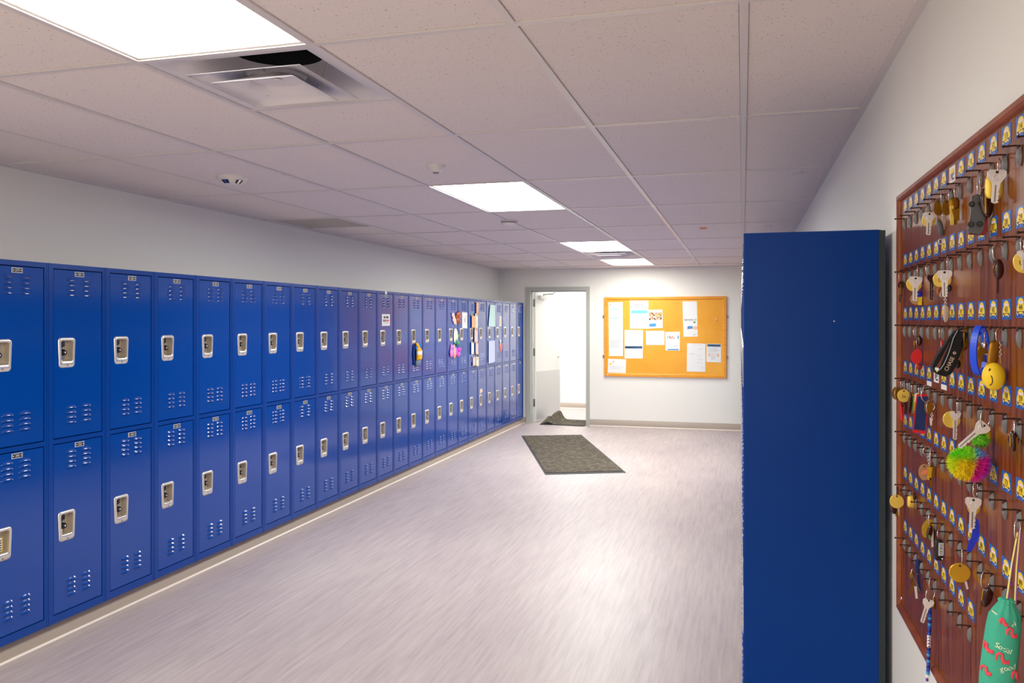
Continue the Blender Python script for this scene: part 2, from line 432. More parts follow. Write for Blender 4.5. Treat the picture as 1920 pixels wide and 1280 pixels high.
h = MB(); p = HP + dvec * .2 + nvec * .04 + Vector((0, 0, DZ - .045)); q = HP + dvec * .36 + nvec * .13 + Vector((0, 0, DZ - .03))
h.tube([p - Vector((0, 0, .03)), p], .012); h.tube([p, q, Vector((DX0 + .36, YF + .12, DZ - .02))], .008)
part(dr, 'closer_arm', h, M['hinge'], leaf)
for z in (.25, 1.05, 1.83):
    h = MB(); h.tube([HP + Vector((-.012, -.006, z)), HP + Vector((-.012, -.006, z + .12))], .009)
    h.box((DX0 + .0005, YF + .10, z), (DX0 + .004, YF + .15, z + .12)); leafbox(h, -.002, .0, -.04, -.004, z, z + .12)
    part(dr, 'hinge', h, M['hinge'])

# ---------------------------------------------------------------- ceiling lights and air units
lamp_words = {(-3, -4): 'ceiling light panel added behind the camera', (-1, -4): 'ceiling light panel behind the camera near the right wall, put in to light the key board', (-3, -1): 'large ceiling light panel nearest the camera beside the air diffuser',  # both panels behind the camera are unseen, added to light the key board
              (-3, 2): 'second ceiling light panel down the hall, next to the smoke detector', (-3, 5): 'third ceiling light panel, before the far air diffuser', (-3, 7): 'farthest ceiling light panel close to the end wall'}
for i, j in LAMPS:
    o = Vector(((GX(i) + GX(i + 1)) / 2, GY(j + .5), ZC))
    r = thing('ceiling_light', 'glowing white ' + lamp_words[(i, j)], 'ceiling light', o, group='recessed ceiling lights')
    a, b = T / 2 - hw, T - hw
    fr = MB()
    def ring4(x, y, z): return [o + Vector(p) for p in ((-x, -y, z), (x, -y, z), (x, y, z), (-x, y, z))]
    fr.loft([ring4(a, b, -.001), ring4(a - .012, b - .012, -.001), ring4(a - .016, b - .016, .012), ring4(a, b, .08), ], 0, False)
    fr.add(ring4(a, b, .081), [(0, 1, 2, 3)])
    part(r, 'frame', fr, M['tee'])
    dp = MB(); dp.add(ring4(a - .016, b - .016, .012), [(3, 2, 1, 0)])
    part(r, 'lens_panel', dp, M['lamp'] if j < 1 else M['lamp_mid'] if j < 4 else M['lamp_end'] if j < 6 else M['lamp_last'])
r = thing('ceiling_light', 'added ceiling light panel in the room beyond the open door', 'ceiling light', (-2.9, 13.7, ZC))
part(r, 'lens_panel', MB().box((-3.5, 13.4, ZC - .02), (-2.3, 14.0, ZC - .001)), M['lamp_far_added'])  # unseen panel added to make the room beyond bright white

def sqcirc(o, half, rad, k, z, n=32):
    """blend between square (k=0) and circle (k=1)"""
    pts = []
    for i in range(n):
        a = 2 * PI * i / n; c, s_ = math.cos(a), math.sin(a); q = half / max(abs(c), abs(s_))
        rr = q * (1 - k) + rad * k
        pts.append(o + Vector((rr * c, rr * s_, z)))
    return pts
for j, lb in ((0, 'square stepped air diffuser beside the nearest light panel'), (6, 'square air diffuser between the two farthest light panels')):
    o = Vector(((GX(-3) + GX(-2)) / 2, GY(j + .25), ZC))
    r = thing('air_diffuser', 'white metal ' + lb, 'air vent', o, group='ceiling air diffusers')
    a = T / 2 - hw
    b = MB(); b.loft([sqcirc(o, a, 0, 0, -.001), sqcirc(o, a - .03, 0, 0, -.001), sqcirc(o, a - .05, .2, .15, .03), sqcirc(o, a - .09, .19, .6, .07), sqcirc(o, .15, .16, 1, .10)], 0, True)
    part(r, 'outer_pan', b, M['diff_white'])
    b = MB(); b.loft([sqcirc(o, .15, .16, 1, .10), sqcirc(o, .15, .16, 1, .36)], 0, True, False, True); part(r, 'duct_neck', b, M['duct'])
    for nm, hs, z, rr in (('middle_cone', .205, -.022, .10), ('inner_cone', .15, -.036, .0)):
        b = MB(); prof = [(0, z - .002), (.0, z), (.25, z + .016), (.7, z + .03), (1, z + .042)]
        L = [sqcirc(o, hs, rr if k else 0, k, zz) if k else sqcirc(o, hs, 0, 0, zz) for k, zz in prof]
        L = [sqcirc(o, hs * (1 - .5 * k), max(rr, .09), k, zz) for k, zz in prof]
        b.loft(L, 0, True)
        if nm == 'inner_cone':
            b.add(L[-1], [list(range(32))], 0)
            b.lathe([(.018, z + .0395), (.014, z + .036), (0, z + .036)], o, (0, 0, 1), 0)
        part(r, nm, b, M['diff_white'])
    for sx in (-1, 1):
        b = MB(); b.tube([o + Vector((.13 * sx, .12, .10)), o + Vector((.10 * sx, .10, -.02))], .004, n=6); part(r, 'strut', b, M['plastic_white'])
o = Vector(((XL + GX(-5)) / 2, GY(3.25), ZC))
r = thing('return_grille', 'grey flush return air grille in ceiling beside the left wall', 'air vent', o)
b = MB(); X0, X1, Y0, Y1 = GX(-6) + hw, GX(-5) - hw, GY(3) + hw, GY(3.5) - hw
for (p, q) in (((X0, Y0), (X1, Y0 + .03)), ((X0, Y1 - .03), (X1, Y1)), ((X0, Y0), (X0 + .03, Y1)), ((X1 - .03, Y0), (X1, Y1))): b.box((p[0], p[1], ZC - .003), (q[0], q[1], ZC + .01))
part(r, 'frame', b, M['grille'])
b = MB()
for k in range(30):
    yy = Y0 + .032 + k * (Y1 - Y0 - .07) / 29; b.box((X0 + .03, yy, ZC - .001), (X1 - .03, yy + .010, ZC + .004))
b.box((X0, Y0, ZC + .004), (X1, Y1, ZC + .012)); part(r, 'louvre_blades', b, M['grille'])

def dome(name, label, x, y, prof, mats, extra=None):
    r = thing(name, label, 'detector', (x, y, ZC), group=None)
    for nm, pf, mm in prof:
        part(r, nm, MB().lathe([(rr, -zz) for rr, zz in pf], (x, y, ZC), (0, 0, 1), 0, 28), mm)
    return r
r = dome('motion_sensor', 'white ceiling motion sensor dome with two dark lens windows', -2.775, 4.03, [('housing', [(.087, 0), (.087, .006), (.074, .026), (.052, .042), (.024, .05), (0, .052)], M['plastic_white'])], None)
for sgn in (-1, 1):
    b = MB(); cx, cy = -2.775, 4.03
    for k in range(3):
        a = math.radians(-55.4 + sgn * (34 + 11 * (k - 1))); d = Vector((math.cos(a), math.sin(a), 0)); tt = Vector((-d.y, d.x, 0))
        p0 = Vector((cx, cy, ZC - .0265)) + d * .0755; p1 = Vector((cx, cy, ZC - .0435)) + d * .0525
        b.add([p0 - tt * .0075, p0 + tt * .0075, p1 + tt * .006, p1 - tt * .006], [(0, 1, 2, 3)], k % 2)
    part(r, 'lens_window', b, [M['black'], M['chrome']])
r = dome('ceiling_sensor', 'small white conical ceiling sensor with a grey tip', -1.545, 4.02, [('housing', [(.052, 0), (.052, .004), (.040, .022), (.022, .036), (.018, .037)], M['plastic_white']), ('tip', [(.018, .0365), (.014, .043), (0, .044)], M['plastic_grey'])], None)
r = dome('smoke_detector', 'white round smoke detector with a dark vent band', -1.82, 6.38, [('base', [(.072, 0), (.072, .012), (.064, .014)], M['plastic_white']), ('vent_band', [(.060, .012), (.060, .02)], M['ink']), ('cover', [(.066, .019), (.07, .021), (.068, .036), (.05, .044), (0, .046)], M['plastic_white'])], None)
for x, y, mm, lb in ((-.333, 7.34, M['orange_print'], 'small round copper sprinkler cover flush in the ceiling'), (.285, 4.74, M['tee'], 'small white sprinkler cover in ceiling near the right wall'), (.21, 7.33, M['tee'], 'small white sprinkler cover above the end of the blue panel'), (-.36, 11.72, M['tee'], 'small white sprinkler cover farthest down the hall')):
    tag(MB().lathe([(.034, 0), (.034, -.006), (.03, -.008), (0, -.008)], (x, y, ZC), (0, 0, 1), 0, 24).build('sprinkler_cover', mm, base=(x, y, ZC)), lb, 'sprinkler', 'ceiling sprinkler covers')

# ---------------------------------------------------------------- lockers
PITCH = 0.379; LX = -3.30; LY0 = 3.276; DEP = 0.415
DW0, DW1, DH = 0.037, 0.352, 0.844
def make_body(h, dz0):
    """carcass with face frame; front plane x=0, y across, z up; door opening from dz0"""
    b = MB(); W = PITCH - .0006; z1 = dz0 + DH + .0045
    b.box((-.02, 0, 0), (0, DW0 - .0045, h)); b.box((-.02, DW1 + .0045, 0), (0, W, h))
    b.box((-.02, DW0 - .0045, 0), (0, DW1 + .0045, dz0 - .0045)); b.box((-.02, DW0 - .0045, z1), (0, DW1 + .0045, h))
    b.box((-DEP, 0, 0), (-.02, .002, h)); b.box((-DEP, W - .002, 0), (-.02, W, h)); b.box((-DEP, .002, 0), (-.02, W - .002, .002)); b.box((-DEP, .002, h - .002), (-.02, W - .002, h))
    b.box((-DEP, .002, .002), (-DEP + .002, W - .002, h - .002))
    # rolled edges next to the seams and round the opening
    b.box((0, 0.0015, 0), (.0012, .010, h)); b.box((0, W - .010, 0), (.0012, W - .0015, h))
    return b
# door in its own coordinates: y,z from the lower left corner of the door
CUPY, CUPZ, CUPW, CUPH = .080, .4265, .108, .152
OPY, OPZ, OPW, OPH = CUPY + .001, CUPZ + .009, .082, .108
def make_door():
    b = MB(); w = DW1 - DW0; x0, x1 = -.018, -.0025
    ya, yb, za, zb = OPY - OPW/2, OPY + OPW/2, OPZ - OPH/2, OPZ + OPH/2
    b.box((x0, 0, 0), (x1, ya, DH)); b.box((x0, yb, 0), (x1, w, DH)); b.box((x0, ya, 0), (x1, yb, za)); b.box((x0, ya, zb), (x1, yb, DH))
    nu, nv = 10, 5
    for zc in (.7935, .7685, .7435, .7185, .144, .119, .094, .069):
        for ya in (.078, .176):
            lw, lh = .067, .0165; L = []
            for v in range(nv + 1):
                q = v / nv; row = []
                for u in range(nu + 1):
                    s = 2 * u / nu - 1; bul = .0085 * math.sqrt(max(0, 1 - s * s)) * math.sin(q * PI / 2) ** 1.2
                    top = zc + lh * math.sqrt(max(0, 1 - s * s)) * .9
                    row.append((x1 + bul, ya + lw * u / nu, top * (1 - q) + (zc - .002) * q))
                L.append(row)
            b.loft(L, 0, True, closed=False)
            low = L[-1]; b.loft([low, [(x1, p[1], p[2]) for p in low]], 1, False, closed=False)
    return b
def make_cup():
    b = MB()
    o = rrect(CUPY, CUPZ, CUPW, CUPH, .017, 5, .90); o2 = rrect(CUPY, CUPZ, CUPW - .006, CUPH - .006, .015, 5, .90)
    i0 = rrect(OPY, OPZ, OPW + .004, OPH + .004, .014, 5, .93); i1 = rrect(OPY, OPZ, OPW - .004, OPH - .004, .012, 5, .93); i2 = rrect(OPY, OPZ, OPW - .010, OPH - .010, .010, 5, .93)
    X = lambda x, l: [(x, p[0], p[1]) for p in l]
    b.loft([X(-.0024, o), X(.003, o2), X(.0046, i0), X(.001, i1)], 0, True, False, False)
    b.loft([X(.001, i1), X(-.030, i2)], 2, True)
    b.add(X(-.030, i2), [list(range(len(i2)))], 2)
    # pressed ridge and screw
    b.box((-.030, OPY + .008, OPZ - .046), (-.0235, OPY + .014, OPZ + .046), 2); b.box((-.030, OPY - .036, OPZ - .03), (-.026, OPY + .008, OPZ + .03))
    b.lathe([(.0042, 0), (.0042, .0016), (.003, .0022), (0, .0022)], (.0035, CUPY, CUPZ - .0635), (1, 0, 0), 1, 10)
    return b
def make_latch():
    b = MB(); b.box((-.030, OPY - .034, OPZ + .022), (-.008, OPY - .006, OPZ + .048)); b.box((-.022, OPY - .03, OPZ + .016), (-.012, OPY - .012, OPZ + .022)); return b
def make_lock():
    b = MB(); c = (-.026, OPY - .014, OPZ - .008)
    b.lathe([(.022, 0), (.021, .006), (.018, .009)], c, (1, 0, 0), 1, 18)
    b.lathe([(.017, .008), (.0165, .020), (.012, .027), (.011, .029)], c, (1, 0, 0), 0, 18)
    b.lathe([(.005, .029), (.004, .0305), (0, .0305)], c, (1, 0, 0), 1, 10)
    b.box((-.029, OPY - .03, OPZ - .045), (-.022, OPY - .008, OPZ - .026), 1)
    return b
def make_plate(num):
    b = MB(); cy, cz = .164, .8265; w_, h_ = .060, .024
    b.box((-.0025, cy - w_/2, cz - h_/2), (-.0005, cy + w_/2, cz + h_/2), 0); b.box((-.0006, cy - w_/2 + .0024, cz - h_/2 + .0024), (-.0001, cy + w_/2 - .0024, cz + h_/2 - .0024), 1)
    for s_ in (-1, 1): b.lathe([(.0032, 0), (.0032, .0012), (0, .0016)], (-.0004, cy + s_ * .0215, cz), (1, 0, 0), 0, 8)
    b.text(str(num), .0165, (0, cy, cz - .0005), (0, 1, 0), (0, 0, 1), 2, .0002)
    return b
P_up, P_lo = make_body(.889, .016), make_body(.904, .044)
me_body = {1: P_up.build('body', M['blue_frame']), 0: P_lo.build('body', M['blue_frame'])}
me_door = make_door().build('door', [M['blue'], M['inside']]); me_cup = make_cup().build('handle_cup', [M['steel'], M['hinge'], M['cup_shade']])
me_latch = make_latch().build('latch', M['black']); me_lock = make_lock().build('lock_knob', [M['black'], M['chrome']])
protos = [me_body[0], me_body[1], me_door, me_cup, me_latch, me_lock]
def inst(o, parent, loc=(0, 0, 0), name=None):
    c = o.copy(); COL.objects.link(c); c.parent = parent; c.location = loc
    if name: c.name = name
    return c
def locker(x, y, up, rz, num, label, group, knob=True):
    r = thing('locker', label, 'locker', (x, y, .999 if up else .095), rz, group)
    inst(me_body[up], r)
    d = inst(me_door, r, (0, DW0, .016 if up else .044))
    inst(me_cup, d); inst(me_latch, d)
    if knob: inst(me_lock, d)
    if num:
        make_plate(num).build('number_plate', [M['white'], M['black'], M['white']], d)
    return r, d
extra_up = {11: 'a small white printed sign', 13: 'a yellow and blue felt pouch hung on its door', 16: 'pink and copper foil decorations', 17: 'a tall white sheet with a grey drawing', 18: 'a door covered in peach paper strips and gold dots', 20: 'a mint sheet above a lavender sheet', 21: 'a cream tag above a coral heart'}
extra_lo = {19: 'a small tilted beige note', 0: 'a striped lock label inside its handle'}
words = ['first', 'second', 'third', 'fourth', 'fifth', 'sixth', 'seventh', 'eighth', 'ninth', 'tenth', 'eleventh', 'twelfth', 'thirteenth', 'fourteenth', 'fifteenth', 'sixteenth', 'seventeenth', 'eighteenth', 'nineteenth', 'twentieth', 'twenty-first', 'twenty-second', 'twenty-third', 'twenty-fourth', 'last']
for k in range(-2, 25):
    y = LY0 + PITCH * (k - 1)
    for up in (1, 0):
        num = 279 + 2 * k + (0 if up else 1)
        tier = 'upper' if up else 'lower'
        if k < 0: lb = 'blue %s locker numbered %d, beyond the left edge of the photo' % (tier, num)
        else:
            lb = 'blue %s locker numbered %d, %s column from the left of the long row' % (tier, num, words[k])
            ex = (extra_up if up else extra_lo).get(k)
            if ex: lb = 'blue %s locker %d with %s' % (tier, num, ex)
        r, d = locker(LX, y, up, 0, num, lb, tier + ' lockers along the left wall', not (k == 0 and not up))
        if k == 0 and not up:
            b = MB(); b.box((-.0235, OPY - .036, OPZ - .046), (-.0195, OPY + .020, OPZ + .020), 1); b.box((-.0196, OPY - .034, OPZ - .043), (-.0188, OPY + .015, OPZ + .018), 0)
            for q in range(5): b.box((-.0189, OPY - .033, OPZ - .040 + q * .011), (-.0183, OPY + .013, OPZ - .034 + q * .011), 2)
            tag(b.build('lock_label', [M['white'], M['tag_yellow'], M['ink']], d), 'white and yellow lock label with dark stripes')
# plinth under the left row
b = MB(); b.box((XL, LY0 - 3 * PITCH, 0), (LX - .032, YF - .04, .0945))
r = thing('trim_3', 'tan recessed plinth under the left locker row', 'plinth', (LX - .05, LY0 - 3 * PITCH, 0), kind='structure')
part(r, 'plinth', b, M['base'])
b = MB(); A = Vector((LX - .032, LY0 - 3 * PITCH, 0)); Bp = Vector((LX - .032, YF - .03, 0))
prof = [(0, .094), (.002, .092), (.003, .016), (.006, .009), (.010, .005), (.013, 0)]
b.loft([[A + Vector((p, 0, z)) for p, z in prof[:4]], [Bp + Vector((p, 0, z)) for p, z in prof[:4]]], 0, True, closed=False)
b.loft([[A + Vector((p, 0, z)) for p, z in prof[3:]], [Bp + Vector((p, 0, z)) for p, z in prof[3:]]], 1, True, closed=False)
part(r, 'cove_base', b, [M['base'], M['base_lip']])

# right-hand row, seen almost edge-on past its blue end panel
RX0, RY0 = 0.004, 2.797
NR = 25
for k in range(NR):
    y = RY0 + PITCH * (k + 1)
    for up in (1, 0):
        locker(RX0 - .0011 * (k + 1), y, up, PI, None, 'blue %s locker of the right-hand row, seen edge-on behind the end panel' % ('upper' if up else 'lower'), '%s lockers along the right wall' % ('upper' if up else 'lower'))
for o in protos: bpy.data.objects.remove(o)
struct('trim_4', MB().box((RX0 + .05, RY0, 0), (XR, RY0 + PITCH * NR, .0945)), M['base'], 'tan plinth under the right locker row', 'plinth')
r = thing('end_panel', 'tall plain blue metal end panel of the right locker row', 'locker panel', (.2, RY0, 0))
b = MB(); X0, X1 = .0035, .411
pr_ = [(X0, RY0 - .0003), (X0, RY0 - .003), (X0 + .002, RY0 - .0045), (X1 - .002, RY0 - .0045), (X1, RY0 - .003), (X1, RY0 - .0003)]
b.prism([(p[0], p[1], .0) for p in pr_][::-1], (0, 0, 1.888)); part(r, 'panel_sheet', b, M['blue_side'])
part(r, 'filler_strip', MB().box((.4112, RY0 - .003, 0), (.4305, RY0 - .0004, 1.886)), M['dark_gap'])
b = MB(); sp = on_y(1564, 602, RY0 - .0046); b.lathe([(.0022, 0), (.0018, .0006), (0, .0006)], sp, (0, -1, 0), 0, 8); part(r, 'paint_chip', b, M['white'])

# things fixed to the locker doors
DF = LX - .002
def door_sheet(name, label, cat, corners, th, mats, prints=(), group=None, mi=0, off=0.0):
    """corners: pixel corners of the sheet lying on the door plane"""
    P = [on_x(x, y, DF + off) for x, y in corners]
    b = MB(); b.prism(P, (th, 0, 0), mi)
    for (u0, v0, u1, v1, k) in prints:
        def q(u, v): return (P[0] * (1-u) + P[1] * u) * (1-v) + (P[3] * (1-u) + P[2] * u) * v + Vector((th + .0006, 0, 0))
        b.add([q(u0, v0), q(u0, v1), q(u1, v1), q(u1, v0)], [(0, 1, 2, 3)], k)
    return tag(b.build(name, mats, base=sum(P, Vector()) / len(P)), label, cat, group)
door_sheet('paper_sign', 'small white printed sign taped to locker 301 below its vents', 'sign', [(716, 588.5), (731, 589), (731, 610.5), (716, 611)], .001, [M['paper'], M['ink'], M['flamingo'], M['ink_pale']],
    [(.2, .18, .42, .36, 1), (.5, .18, .8, .36, 1), (.14, .46, .26, .64, 1), (.32, .46, .48, .64, 1), (.55, .46, .7, .64, 2), (.74, .46, .86, .64, 2), (.2, .70, .36, .78, 3), (.44, .70, .8, .78, 3)])
P0 = on_x(721.5, 545.5, LX + .0015); P1 = on_x(725.2, 551.5, LX + .0015)
tag(MB().box((LX + .0012, P0.y, P1.z), (LX + .004, P1.y, P0.z)).build('white_clip', M['white'], base=(LX, P0.y, P1.z)), 'small white clip on the top rail of locker 301', 'clip')
# soft pouch hanging from locker 305
def flat_loft(b, secs, X0, n=18):
    """secs: (px, py, halfwidth px, depth m, mat) on the door plane, flattened oval sections"""
    prev = None
    for (x, y, hwp, dpt, mi) in secs:
        c = on_x(x, y, DF); e = on_x(x + hwp, y, DF); hw_ = (e.y - c.y)
        loop = [Vector((DF + .0045 + dpt / 2 + dpt / 2 * math.cos(2*PI*k/n), c.y + hw_ * math.sin(2*PI*k/n), c.z)) for k in range(n)]
        if prev is not None: b.loft([prev, loop], mi, True)
        else: b.add(loop, [list(range(n))], mi)
        prev = loop
    b.add(prev, [list(range(n))[::-1]], mi)
    return b
c = on_x(778, 645, DF)
r = thing('felt_pouch', 'yellow and blue felt pouch with grey foot hanging on locker 305', 'pouch', c)
b = flat_loft(MB(), [(779.3, 642.5, 1, .012, 0), (779.6, 644, 2, .022, 0), (780, 648, 2.1, .03, 0), (781, 651, 2.0, .03, 0), (782, 654, 3.5, .036, 0), (782, 658, 4.2, .044, 0), (781.6, 660, 4.2, .046, 1), (781.6, 664.5, 4.0, .046, 1), (781.6, 669, 4.2, .046, 0), (781.6, 673.5, 4.1, .04, 0), (781.4, 674.5, 3.6, .03, 0)], DF)
part(r, 'yellow_body', b, [M['pouch_yellow'], M['white']])
b = flat_loft(MB(), [(784.5, 643.5, 3, .008, 0), (786, 645, 2.6, .012, 0), (786, 650, 2.0, .012, 0), (785, 652, .8, .008, 0)], DF); part(r, 'blue_flap', b, M['pouch_blue'])
b = flat_loft(MB(), [(778.6, 649, 1.5, .014, 0), (779, 653, 1.8, .02, 0), (778.4, 656, .8, .01, 0)], DF); part(r, 'blue_side_flap', b, M['pouch_blue'])
b = flat_loft(MB(), [(781.4, 675, 4.2, .03, 0), (780.5, 679, 4.3, .034, 0), (780, 684, 3.6, .03, 0), (779.5, 686, 2, .02, 0)], DF); part(r, 'grey_foot', b, M['pouch_grey'])
b = flat_loft(MB(), [(776, 646, 1.5, .005, 0), (775, 652, 1.2, .006, 0), (774.5, 664, 1.4, .006, 0), (776, 680, 1.6, .006, 0), (776, 683, 1, .004, 0)], DF); part(r, 'navy_strap', b, M['pouch_navy'])
# foil decorations on locker 311
def petals(b, px, py, items):
    for (ang_, ln, wd, mi, lift) in items:
        c = on_x(px, py, DF); d = Vector((0, math.cos(ang_), math.sin(ang_))); w_ = Vector((0, -math.sin(ang_), math.cos(ang_))); N = 7
        A, B_ = [], []
        for k in range(N):
            q = k / (N - 1); hw_ = wd * math.sin(PI * (.12 + .84 * q)) ** .8
            x = .003 + .6 * lift * math.sin(PI * q * .9)
            A.append(c + d * ln * q + w_ * hw_ + Vector((x * .6, 0, 0))); B_.append(c + d * ln * q - w_ * hw_ + Vector((x * .6, 0, 0)))
        C = [(p + q_) / 2 + Vector((.006 + lift * .3, 0, 0)) for p, q_ in zip(A, B_)]
        b.loft([A, C, B_], mi, True, closed=False)
    return b
r = thing('foil_bow', 'copper and blush paper bow high on locker 311', 'decoration', on_x(853, 596, DF))
b = petals(MB(), 852, 596, [(2.7, .12, .035, 0, .02), (3.5, .09, .03, 0, .02), (4.3, .08, .03, 0, .02), (5.1, .09, .03, 0, .02)]); part(r, 'blush_loops', b, M['blush'])
b = petals(MB(), 856, 596, [(.2, .13, .035, 0, .03), (.75, .12, .03, 0, .03), (-.5, .12, .03, 0, .03), (1.5, .07, .025, 0, .02), (-1.2, .08, .025, 0, .02), (2.6, .05, .02, 0, .02)]); part(r, 'copper_loops', b, M['copper'])
r = thing('ribbon_tassel', 'ivory and teal leaf tassel beside the handle of locker 311', 'decoration', on_x(853.5, 622, DF))
b = petals(MB(), 853.5, 616, [(-1.75, .17, .05, 0, .012), (-1.2, .15, .045, 0, .02)]); part(r, 'ivory_leaves', b, M['ivory'])
b = petals(MB(), 854.5, 637, [(-2.4, .10, .022, 0, .012), (-.4, .15, .02, 1, .012), (-1.0, .09, .03, 0, .02), (.5, .14, .014, 1, .01)]); part(r, 'teal_leaves', b, [M['teal_leaf'], M['green']])
r = thing('foil_spray', 'pink and violet foil spray low on locker 311', 'decoration', on_x(848, 655, DF))
b = petals(MB(), 846, 656, [(1.6, .07, .04, 0, .015), (-1.9, .09, .06, 0, .03), (-1.1, .09, .06, 1, .03), (-2.6, .07, .03, 0, .02), (.4, .09, .03, 1, .02)]); part(r, 'pink_leaves', b, [M['pink'], M['lilac']])
b = petals(MB(), 857, 660, [(.4, .11, .03, 0, .03), (1.1, .06, .03, 0, .03), (-.3, .11, .03, 1, .02), (-1.2, .06, .04, 0, .02), (2.6, .09, .03, 1, .02)]); part(r, 'violet_leaves', b, [M['magenta'], M['lilac']])
b = petals(MB(), 850, 646, [(-1.5, .16, .03, 0, .03), (-1.1, .15, .02, 0, .02)]); part(r, 'beige_leaves', b, M['peach'])
door_sheet('drawing_sheet', 'tall white sheet with a grey ink blot on locker 313', 'poster', [(866.5, 585), (876, 586), (876, 615.5), (866.5, 615)], .001, [M['paper'], M['ink_pale']], [(.3, .36, .72, .62, 1), (.25, .22, .36, .32, 1), (.62, .22, .75, .32, 1), (.25, .68, .36, .74, 1), (.62, .68, .74, .74, 1)])
# paper strips and gold dots covering locker 315
r = thing('strip_collage', 'peach and ivory paper strips with gold dots covering locker 315', 'decoration', on_x(889, 628, DF))
for (x0, y0, x1, y1, mm, nm) in ((891.5, 566, 895.5, 589, 'peach', 'peach_strip'), (883, 591, 889, 614, 'peach', 'peach_strip'), (889.5, 587, 894.5, 617, 'ivory', 'ivory_strip'), (888, 617, 894, 642, 'blush', 'blush_strip'), (882, 641, 887, 664, 'ivory', 'ivory_strip'), (890, 642, 895, 664, 'blush', 'blush_strip'), (885, 668, 890, 685, 'blush', 'blush_strip'), (891, 668, 896, 686, 'ivory', 'ivory_strip')):
    P = [on_x(x, y, DF) for x, y in ((x0, y0), (x1, y0 + 1), (x1, y1), (x0, y1))]
    part(r, nm, MB().prism([p + Vector((.012, 0, 0)) for p in P], (.001, 0, 0)), M[mm])
b = MB()
for (x, y) in ((882, 591), (884.5, 592), (892.5, 591), (895.5, 587), (882.5, 614.5), (887.5, 614.5), (892, 615), (892, 618), (885, 642), (890, 641), (895.5, 641), (886.5, 663), (890.5, 663), (895, 663), (886.5, 669.5), (893, 672), (895.5, 668), (892, 686), (886, 686)):
    p = on_x(x, y, DF) + Vector((.014, 0, 0)); b.ball(p, .006, .012, .012, 0, 8, 6)
part(r, 'gold_dots', b, M['gold_dot'])
door_sheet('mint_poster', 'pale mint sheet with lifted corner on upper half of locker 319', 'poster', [(919, 571), (928.5, 572), (928.5, 612), (916, 612)], .0012, [M['mint']], off=.0085)
door_sheet('lavender_poster', 'pale lavender sheet on the lower half of locker 319', 'poster', [(916.3, 639), (928, 638), (928, 678), (916.3, 681)], .0012, [M['lavender']], off=.0085)
door_sheet('cream_tag', 'narrow cream card on locker 321 below its vents', 'card', [(936.5, 592), (940.5, 592.5), (940.5, 611.5), (936, 611.5)], .001, [M['ivory'], M['beige']], [(.4, .2, .6, .8, 1)])
door_sheet('beige_note', 'small tilted beige note above the handle of lower locker 318', 'note', [(899.5, 730), (904, 728), (904.8, 734), (900, 738)], .001, [M['beige']])
r = thing('paper_heart', 'coral paper heart under a white bow on locker 321', 'decoration', on_x(939, 650, DF))
hc = on_x(939, 651, DF); pts = []
for k in range(28):
    a = 2 * PI * k / 28; x = 16 * math.sin(a) ** 3; y = 13 * math.cos(a) - 5 * math.cos(2*a) - 2 * math.cos(3*a) - math.cos(4*a)
    pts.append(hc + Vector((.001, x * .0042, y * .0052)))
part(r, 'heart', MB().prism(pts[::-1], (.003, 0, 0)), M['heart'])
part(r, 'bow', petals(MB(), 937.5, 643, [(1.2, .05, .012, 0, .01), (2.2, .06, .012, 0, .01), (4.0, .05, .01, 0, .01)]), M['white'])

# ---------------------------------------------------------------- mats
C4 = [Vector(p) for p in ((-2.975, 11.06, 0), (-2.19, 11.38, 0), (-1.19, 8.67, 0), (-1.985, 8.33, 0))]
r = thing('floor_mat', 'dark brown-grey carpet runner mat lying on the hall floor', 'mat', sum(C4, Vector()) / 4)
ctr = sum(C4, Vector()) / 4
part(r, 'rubber_border', MB().prism([p for p in C4][::-1], (0, 0, .005)), M['rubber'])
inner = [ctr + (p - ctr) * .955 + Vector((0, 0, .005)) for p in C4]
part(r, 'carpet_pile', MB().prism(inner[::-1], (0, 0, .006)), M['carpet'])
r = thing('rug', 'brown-grey rug bunched up against the open door in the doorway', 'mat', (-2.7, 12.6, 0))
b = MB(); nx, ny = 40, 16; G = []
for i in range(ny + 1):
    row = []
    for j in range(nx + 1):
        u, v = j / nx, i / ny
        x = -3.02 + .70 * u; y = 12.335 + .62 * v + .02 * math.sin(5 * u)
        fold = .14 * math.exp(-((u - .17 - .08 * v) / .085) ** 2) * min(1, .25 + 1.4 * v) + .05 * math.exp(-((u - .02) / .05) ** 2) * v
        z = .012 + fold + .006 * math.sin(9 * u + 3 * v) * max(0, 1 - u * 2) + .018 * math.exp(-((v - .85) / .2) ** 2)
        if y > HP.y: x = max(x, HP.x + (y - HP.y) * math.cos(ang) / math.sin(ang) + .025)
        row.append((x, y, z))
    G.append(row)
b.loft(G, 0, True, closed=False)
for edge in (G[0], G[-1], [g[0] for g in G], [g[-1] for g in G]):
    b.loft([edge, [(p[0], p[1], max(0.0005, p[2] - .011)) for p in edge]], 1, False, closed=False)
b.loft([[(p[0], p[1], max(0.0005, p[2] - .011)) for p in g] for g in G], 1, True, closed=False)
part(r, 'carpet_pile', b, [M['carpet'], M['rubber']])
